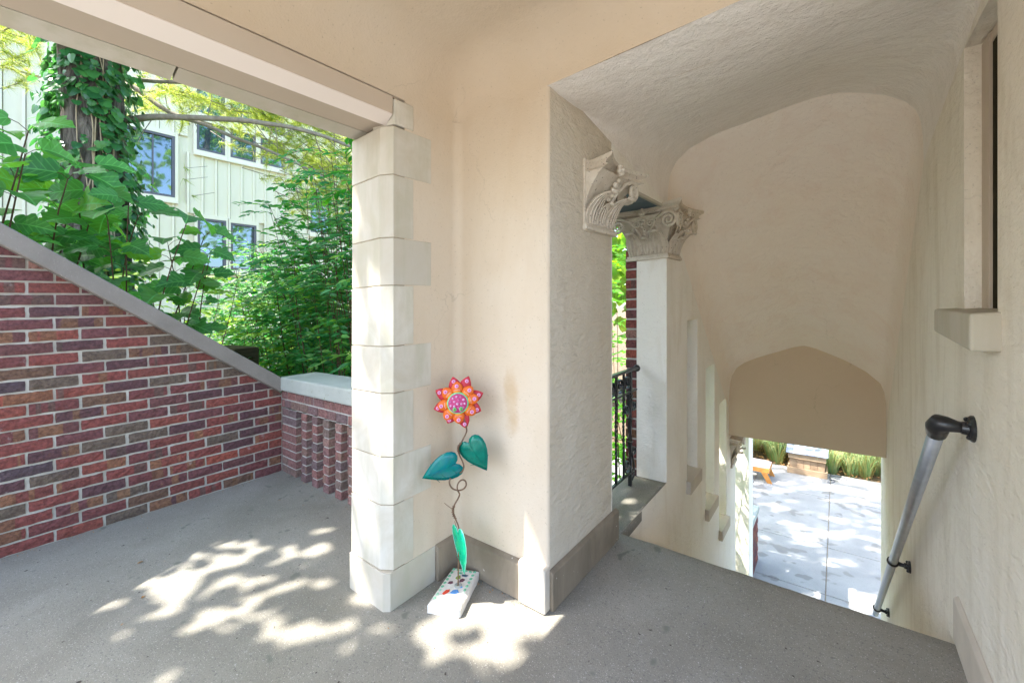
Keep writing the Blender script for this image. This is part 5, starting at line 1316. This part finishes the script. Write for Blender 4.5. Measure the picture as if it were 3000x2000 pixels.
for (y0, y1, z0, z1) in wins:
    wm = MB().box(HX_ - 0.03, HX_ + 0.035, y0, y0 + 0.055, z0, z1).box(HX_ - 0.03, HX_ + 0.035, y1 - 0.055, y1, z0, z1).box(HX_ - 0.03, HX_ + 0.035, y0 + 0.056, y1 - 0.056, z0, z0 + 0.055).box(HX_ - 0.03, HX_ + 0.035, y0 + 0.056, y1 - 0.056, z1 - 0.055, z1)
    if y1 - y0 > 0.9: wm.box(HX_ - 0.03, HX_ + 0.02, 2.30 if y0 > 0 else y0 + 0.6, 2.325 if y0 > 0 else y0 + 0.63, z0 + 0.056, z1 - 0.056)
    wo = rel(wm.build('window', M['frame_dark'], ho), ho)
    pn = MB().box(HX_ - 0.035, HX_ - 0.015, y0 + 0.05, y1 - 0.05, z0 + 0.05, z1 - 0.05).build('pane', M['glass'], wo)
    tm = MB().box(HX_ - 0.03, HX_ + 0.045, y0 - 0.062, y0 - 0.003, z0 - 0.1, z1 + 0.1).box(HX_ - 0.03, HX_ + 0.045, y1 + 0.003, y1 + 0.062, z0 - 0.1, z1 + 0.1).box(HX_ - 0.03, HX_ + 0.044, y0 - 0.002, y1 + 0.002, z1 + 0.002, z1 + 0.1).box(HX_ - 0.03, HX_ + 0.08, y0 - 0.064, y1 + 0.064, z0 - 0.15, z0 - 0.101).box(HX_ - 0.03, HX_ + 0.044, y0 - 0.002, y1 + 0.002, z0 - 0.1, z0 - 0.002)
    tm.build('window_trim', M['trim'], wo)

# ------------------------------------------------------------------ things on the patio
bx = empty('planter_box', (-0.56, 11.55, ZP)); tag(bx, 'wooden box with a blue grey sloping lid at the edge of the patio', 'wooden box')
X0, X1, YF = -0.925, -0.187, 11.345
rel(MB().box(X0, X1, YF, YF + 0.03, ZP, ZP + 0.135).build('base_board', M['wood_h'], bx, bevel=0.004, seg=1), bx)
for i in range(5):
    xa = X0 + 0.045 + i * (X1 - X0 - 0.09) / 5
    rel(MB().box(xa + 0.003, xa + (X1 - X0 - 0.09) / 5 - 0.003, YF + 0.045, YF + 0.065, ZP + 0.02, ZP + 0.44).build('upright_board', M['wood_grey'], bx), bx)
rel(MB().box(X0 + 0.02, X1 - 0.02, YF + 0.0, YF + 0.034, ZP + 0.345, ZP + 0.455).build('top_board', M['wood_h'], bx, bevel=0.004, seg=1), bx)
rel(MB().box(X0 + 0.04, X1 - 0.04, YF + 0.07, YF + 0.55, ZP, ZP + 0.44).build('box_body', M['wood_grey'], bx), bx)
rel(MB().box(X0, X0 + 0.03, YF + 0.031, YF + 0.56, ZP, ZP + 0.135).box(X1 - 0.03, X1, YF + 0.031, YF + 0.56, ZP, ZP + 0.135).build('side_board', M['wood_h'], bx), bx)
for i in range(6):
    xa = X0 - 0.02 + i * (X1 - X0 + 0.04) / 6; xb_ = xa + (X1 - X0 + 0.04) / 6 - 0.004
    V = [(xa, YF - 0.04, ZP + 0.47), (xb_, YF - 0.04, ZP + 0.47), (xb_, YF + 0.55, ZP + 0.66), (xa, YF + 0.55, ZP + 0.66)]
    V += [(x, y, z_ + 0.016) for x, y, z_ in V]
    rel(MB().add(V, [(3, 2, 1, 0), (4, 5, 6, 7), (0, 1, 5, 4), (1, 2, 6, 5), (2, 3, 7, 6), (3, 0, 4, 7)]).build('lid_plank', M['lid_blue'], bx), bx)
# game board with a round hole, on angled legs
gb = empty('game_board', (-1.6, 10.7, ZP)); tag(gb, 'orange wooden tossing game board with a round hole and angled legs', 'game board')
gx0, gx1, gy0, gy1, gz = -2.35, -1.18, 10.47, 10.98, ZP + 0.315
hc = (-1.66, 10.72); hr_ = 0.085
V = []; n = 32
for i in range(n):
    a = 2 * math.pi * i / n; V.append((hc[0] + hr_ * math.cos(a), hc[1] + hr_ * math.sin(a)))
O = []
for i in range(n):
    a = 2 * math.pi * i / n; c_, s_ = math.cos(a), math.sin(a)
    tx = ((gx1 - hc[0]) / c_) if c_ > 1e-6 else ((gx0 - hc[0]) / c_) if c_ < -1e-6 else 1e9
    ty = ((gy1 - hc[1]) / s_) if s_ > 1e-6 else ((gy0 - hc[1]) / s_) if s_ < -1e-6 else 1e9
    t_ = min(tx, ty); O.append((hc[0] + c_ * t_, hc[1] + s_ * t_))
VV = [(x, y, gz) for x, y in V] + [(x, y, gz) for x, y in O] + [(x, y, gz - 0.015) for x, y in V] + [(x, y, gz - 0.015) for x, y in O]
FF = [(i, n + i, n + (i + 1) % n, (i + 1) % n) for i in range(n)] + [(2 * n + i, 2 * n + (i + 1) % n, 3 * n + (i + 1) % n, 3 * n + i) for i in range(n)] + [(i, (i + 1) % n, 2 * n + (i + 1) % n, 2 * n + i) for i in range(n)] + [(n + i, 3 * n + i, 3 * n + (i + 1) % n, n + (i + 1) % n) for i in range(n)]
rel(MB().add(VV, FF).build('top_panel', M['wood_pale'], gb), gb)
rel(MB().box(gx0, gx1, gy0, gy0 + 0.03, gz - 0.11, gz - 0.0155).box(gx0, gx1, gy1 - 0.03, gy1, gz - 0.11, gz - 0.0155).box(gx1 - 0.03, gx1, gy0 + 0.031, gy1 - 0.031, gz - 0.11, gz - 0.0155).build('side_rail', M['wood_orange'], gb), gb)
for yy in (gy0 - 0.032, gy1 - 0.07):
    V = [(gx1 - 0.16, yy, gz - 0.09), (gx1 - 0.04, yy, gz - 0.09), (gx1 + 0.06, yy, ZP), (gx1 - 0.03, yy, ZP)]; V += [(x, y + 0.03, z_) for x, y, z_ in V]
    rel(MB().add(V, [(0, 1, 2, 3), (7, 6, 5, 4), (0, 4, 5, 1), (1, 5, 6, 2), (2, 6, 7, 3), (3, 7, 4, 0)]).build('leg', M['wood_orange'], gb), gb)
# dark cord lying beside the box
P = [Vector((-0.19, 11.15, ZP + 0.006)), Vector((-0.10, 11.2, ZP + 0.006)), Vector((-0.06, 11.32, ZP + 0.006)), Vector((-0.16, 11.45, ZP + 0.006)), Vector((-0.10, 11.62, ZP + 0.006)), Vector((0.10, 11.62, ZP + 0.006)), Vector((0.14, 11.5, ZP + 0.006)), Vector((-0.02, 11.45, ZP + 0.006)), Vector((-0.15, 11.3, ZP + 0.006))]
tag(MB().tube(smooth_path(P, 5), 0.006, 5).build('cord', M['cord'], smooth=True), 'thin dark cord looped on the patio beside the wooden box', 'cord')
# ornamental grass bed
R.seed(90)
def grass_mass(name, label, x0, x1, y0, y1, n, h, green):
    mb = MB()
    clumps = [(R.uniform(x0, x1), R.uniform(y0, y1)) for _ in range(max(6, n // 110))]
    for k in range(n):
        c = clumps[k % len(clumps)]; a = R.uniform(0, 2 * math.pi); d = Vector((math.cos(a), math.sin(a), 0)); hh = h * R.uniform(0.6, 1.15); ln = R.uniform(0.5, 1.15) * hh
        b = Vector((c[0], c[1], ZP - 0.08)) + d * R.uniform(0, 0.10); w_ = d.cross(Vector((0, 0, 1))) * R.uniform(0.0028, 0.005)
        pts = [b + d * ln * (t ** 1.35) + Vector((0, 0, hh * (math.sin(t * 1.9) / math.sin(1.57) if t < 0.83 else 1.0 - (t - 0.83) * 1.1))) for t in (0, 0.25, 0.5, 0.7, 0.86, 1.0)]
        V = []
        for i, p in enumerate(pts): ww = w_ * (1 - (i / 5) ** 2 * 0.9); V += [p - ww, p + ww]
        mb.add(V, [(2 * i, 2 * i + 1, 2 * i + 3, 2 * i + 2) for i in range(5)])
    return tag(mb.build(name, M['grass']), label, kind='stuff')
grass_mass('ornamental_grass', 'tufts of arching ornamental grass along the far edge of the patio', -3.4, 1.9, 11.95, 14.2, 11000, 0.85, 1)
R.seed(91); mb = MB()
for k in range(1500):
    x, y = R.uniform(-3.2, 1.8), R.uniform(11.78, 13.6); add_leaf(mb, 'oval', Vector((x, y, ZP + R.uniform(-0.06, 0.03))), rv(), Vector((0, 0, 1)) + rv(0.8), R.uniform(0.05, 0.10))
tag(mb.build('leaf_litter', M['dry_leaf']), 'brown leaf litter between the grass tufts', kind='stuff')
tag(MB().box(-40, 30, 11.76, 60, ZP - 0.25, ZP - 0.06).build('planting_bed', M['soil']), kind='structure')
# crumbs of leaf and grit gathered along the foot of the brick wall and plinths
R.seed(92); mb = MB()
for k in range(170):
    if k < 80: x, y = XB + abs(R.gauss(0.01, 0.03)) + 0.004, R.uniform(-0.3, 1.42)
    elif k < 120: x, y = R.uniform(-3.5, -1.8), YC - abs(R.gauss(0.0, 0.03)) - 0.006
    elif k < 150: x, y = R.uniform(-1.45, -1.0), 1.385 - abs(R.gauss(0, 0.02))
    else: x, y = R.uniform(-3.4, 0.2), R.uniform(0.0, 1.3)
    V_, F_ = LV['oval'][k % 3]; s_ = R.uniform(0.004, 0.013); B = basis(rv(), Vector((0, 0, 1)) + rv(0.3))
    mb.add([Vector((x, y, 0.004)) + B @ (Vector(v) * s_) for v in V_], F_)
tag(mb.build('leaf_crumbs', M['dry_leaf']), 'crumbs of dry leaf and grit along the foot of the walls', kind='stuff')
# small dry leaves on the terrace floor
for (x, y, a, s_, lab) in ((-2.86, 0.46, 0.6, 0.035, 'curled brown leaf on the shaded terrace floor left of the dappled light'),
                           (-2.49, 0.41, 1.1, 0.032, 'brown sliver of dry leaf lying in the brightest dappled light'),
                           (-3.0, 1.20, 0.2, 0.022, 'tiny orange leaf on the terrace floor towards the brick corner')):
    V, F = leaf_mesh('oval', 2, None)
    o = obj('dry_leaf', [(v[0] * s_, (v[1] - 0.5) * s_, v[2] * s_ * 1.4 + 0.004) for v in V], F, M['dry_leaf'], loc=(x, y, 0.0), rot=(0, 0, a)); tag(o, lab, 'leaf')

# ------------------------------------------------------------------ tall trees outside the picture whose crowns dapple the sunlight
def floor_shadow(p, z=0.0):
    t = (p.z - z) / -SUN.z; return p.x + SUN.x * t, p.y + SUN.y * t
GAPS = [(-2.62,1.113,.074,.062,1.01),(-2.598,.851,.06,.044,0),(-2.511,.912,.06,.051,.26),(-2.407,.889,.056,.046,.2),(-2.673,.558,.092,.068,.46),(-2.59,.46,.1,.066,.79),(-2.444,.605,.125,.081,.86),
        (-2.409,.776,.093,.057,.98),(-2.338,.55,.104,.065,.82),(-2.486,.358,.077,.045,.84),(-2.213,.499,.085,.051,.79),(-2.027,.612,.096,.064,.19),(-2.229,.73,.08,.054,.81),(-2.118,.782,.059,.044,.64),
        (-2.081,.862,.04,.026,3.03),(-1.954,.913,.064,.052,.58),(-1.851,1.0,.063,.051,0),(-1.976,.736,.058,.043,.5),(-2.015,.518,.051,.033,.33),(-2.213,.355,.052,.028,.79),(-1.868,.634,.048,.033,.32),
        (-2.249,1.018,.078,.053,2.95),(-2.145,1.125,.083,.066,.93),(-2.29,1.247,.07,.039,1.13),(-2.627,.341,.05,.024,0),(-1.795,.4,.039,.023,.5),
        (-1.62,.79,.17,.055,.75),(-1.50,.93,.05,.04,.6),(-1.36,1.0,.06,.03,.9),(-1.43,.84,.05,.025,.9),
        (-1.15,1.22,.10,.08,.5),(-1.02,1.30,.09,.08,.5),(-.95,1.42,.10,.08,0),(-1.10,1.08,.07,.06,.6),(-1.22,1.10,.06,.05,.3),(-.98,1.16,.07,.06,.8),(-.92,1.28,.07,.06,.8),(-1.08,1.38,.09,.07,.2),(-1.2,1.32,.07,.07,.2),
        (-1.50,1.30,.12,.09,.2),(-1.32,1.45,.12,.09,.2),(-1.15,1.60,.12,.09,.2),(-1.62,1.15,.10,.07,.3),(-1.0,1.75,.10,.08,.3),(-.42,2.74,.66,.25,.74),(-.86,1.42,.12,.09,0),(-.90,1.55,.10,.08,0),(-.86,1.20,.06,.05,.8),(-1.09,2.38,.05,.035,.3),(-1.0,2.55,.06,.035,.5),(-.97,2.33,.05,.03,.4),(-1.12,2.62,.03,.03,0),(-1.3,1.75,.08,.05,.3),(-1.6,1.5,.07,.05,.3)]
_rg = random.Random(8)
for _ in range(26):
    _t = _rg.random(); GAPS.append((-2.70 + 0.95 * _t + _rg.uniform(-0.22, 0.12), 0.38 + 0.45 * _rg.random() + 0.30 * _t, _rg.uniform(0.025, 0.055), _rg.uniform(0.018, 0.035), _rg.uniform(0.3, 1.2)))
for _ in range(12): GAPS.append((_rg.uniform(-1.75, -1.1), _rg.uniform(1.0, 1.75), _rg.uniform(0.05, 0.10), _rg.uniform(0.04, 0.07), _rg.uniform(0, 1.0)))
def in_gap(x, y, r):
    for gx_, gy_, a, b, th_ in GAPS:
        dx, dy = x - gx_, y - gy_; c_, s_ = math.cos(th_), math.sin(th_)
        u, v = dx * c_ + dy * s_, -dx * s_ + dy * c_
        if (u / (a * 0.95 + r)) ** 2 + (v / (b * 0.95 + r)) ** 2 < 1: return True
    return False
def crown_tree(name, label, base, zc, count, region, zfloor, gapfn, lsize, seed):
    R.seed(seed); t = empty(name, base); tag(t, label, 'tree')
    mb = MB(); (xa, xb_, ya, yb_) = region
    for k in range(count):
        fx, fy = R.uniform(xa, xb_), R.uniform(ya, yb_); z_ = zc + R.uniform(-0.9, 0.9); s_ = lsize * R.uniform(0.7, 1.1)
        if gapfn(fx, fy, s_ * 0.08): continue
        tt = (z_ - zfloor) / -SUN.z; p = Vector((fx - SUN.x * tt, fy - SUN.y * tt, z_))
        d = rv(); d.z *= 0.4; nrm = -SUN + rv(0.55)
        B = basis(d, nrm)
        mb.add([p + B @ Vector((u * s_, v * s_, 0.0)) for u, v in ((0, -0.5), (0.34, -0.12), (0.28, 0.26), (0, 0.55), (-0.28, 0.26), (-0.34, -0.12))], [(0, 1, 2, 3), (0, 3, 4, 5)])
    o = rel(mb.build('crown', M['leaf_shrub'], t), t); o['kind'] = 'stuff'
    c = Vector(((xa + xb_) / 2, (ya + yb_) / 2, zfloor)) - SUN * ((zc - zfloor) / -SUN.z)
    tb = MB(); b = Vector(base); top = Vector((c.x, c.y, zc + 0.6))
    tb.tube([b, b.lerp(top, 0.4) + Vector((0.15, -0.1, 0)), b.lerp(top, 0.75), top], 0.22, 12, r1=0.08)
    rel(tb.build('trunk', M['bark'], t, smooth=True), t)
    lb_ = MB()
    for k in range(9):
        a = k * 0.7 + 0.3; q = b.lerp(top, 0.72 + 0.03 * k)
        e = top + Vector((math.cos(a) * 1.5, math.sin(a) * 1.3, -0.2)); 
        fx, fy = floor_shadow(e, zfloor)
        lb_.tube([q, q.lerp(e, 0.5) + Vector((0, 0, 0.25)), e], 0.012, 5, r1=0.005)
    return t
crown_tree('shade_tree', 'tall leafy tree over the terrace whose crown dapples the floor', (-9.5, -6.5, 0.0), 6.2, 40000, (-4.15, 0.4, -0.55, 4.7), 0.0, in_gap, 0.105, 101)
rg = random.Random(44); PG = [(rg.uniform(-2.6, 1.5), rg.uniform(7.2, 12.6), rg.uniform(0.07, 0.24), rg.uniform(0.03, 0.065), rg.uniform(0.1, 0.7) ) for _ in range(210)]
PG += [(rg.uniform(-0.4, 1.2), rg.uniform(10.6, 12.4), rg.uniform(0.3, 0.5), rg.uniform(0.06, 0.12), rg.uniform(-0.1, 0.3)) for _ in range(22)]
def patio_gap(x, y, r):
    r *= 0.8
    for gx_, gy_, a, b, th_ in PG:
        dx, dy = x - gx_, y - gy_
        if abs(dx) > 0.7 or abs(dy) > 0.7: continue
        c_, s_ = math.cos(th_), math.sin(th_); u, v = dx * c_ + dy * s_, -dx * s_ + dy * c_
        if (u / (a + r)) ** 2 + (v / (b + r)) ** 2 < 1: return True
    return False
crown_tree('shade_tree', 'tall leafy tree over the patio whose crown dapples the paving', (-6.8, 4.0, -1.0), 9.0, 14000, (-2.7, 1.6, 7.4, 12.9), ZP, patio_gap, 0.13, 102)
# distant trees closing the view
R.seed(120)
def far_tree(x, y, h, rad, lab):
    t = empty('distant_tree', (x, y, -2)); tag(t, lab, 'tree', 'distant trees round the garden'); mb = MB()
    for k in range(900):
        v = rv().normalized() * rad * (R.random() ** 0.4); v.z *= 1.15; p = Vector((x, y, h)) + v
        add_leaf(mb, 'ivy', p, rv(), rv() + Vector((0, 0, 0.6)), R.uniform(0.35, 0.7))
    o = rel(mb.build('crown', M['leaf_back'], t), t); o['kind'] = 'stuff'
    rel(MB().tube([(x, y, -2.2), (x + 0.2, y, h * 0.5), (x, y, h)], 0.3, 8, r1=0.12).build('trunk', M['bark'], t, smooth=True), t)
far_tree(-8.5, 17, 4.0, 3.4, 'broad distant tree past the end of the house'); far_tree(-4.0, 20, 3.5, 3.2, 'round distant tree seen through the railing opening'); far_tree(1.5, 22, 3.0, 3.2, 'distant tree beyond the grass bed'); far_tree(15, 4, 10.0, 5.5, 'tall tree on the street side mirrored in the house windows'); far_tree(17, 15, 11.0, 6.0, 'second tall tree on the street side mirrored in the house windows'); far_tree(-12, 14, 4.4, 3.2, 'distant tree against the end of the house')

# ------------------------------------------------------------------ the plot falls very slightly towards the patio and the street: level everything to that fall
GX, GY = 0.0285, 0.0228
def fall(x, y): return GX * x + GY * y
bpy.context.view_layer.update()
pending = []
objs = [o for o in sc.objects if o.type in ('MESH', 'EMPTY')]
world_of = {o: o.matrix_world.copy() for o in objs}
neww = {}
def depth(o): return 0 if o.parent is None else 1 + depth(o.parent)
done_mesh = set()
for o in sorted(objs, key=depth):
    W = world_of[o]
    if o.type == 'EMPTY': neww[o] = W.copy(); continue
    if o.data.users == 1:
        Wi = W.inverted(); me = o.data
        co = [0.0] * (3 * len(me.vertices)); me.vertices.foreach_get('co', co)
        for i in range(0, len(co), 3):
            w_ = W @ Vector((co[i], co[i + 1], co[i + 2])); w_.z += fall(w_.x, w_.y); v = Wi @ w_
            co[i], co[i + 1], co[i + 2] = v.x, v.y, v.z
        me.vertices.foreach_set('co', co); me.update(); neww[o] = W.copy()
    else:
        p = W.translation
        Rm = Matrix.Rotation(math.atan(GY), 4, 'X') @ Matrix.Rotation(-math.atan(GX), 4, 'Y')
        nw = Matrix.Translation((p.x, p.y, p.z + fall(p.x, p.y))) @ Rm @ Matrix.Translation(-p) @ W
        neww[o] = nw
        pw = neww[o.parent] if o.parent else Matrix.Identity(4)
        o.matrix_basis = (pw @ o.matrix_parent_inverse).inverted() @ nw
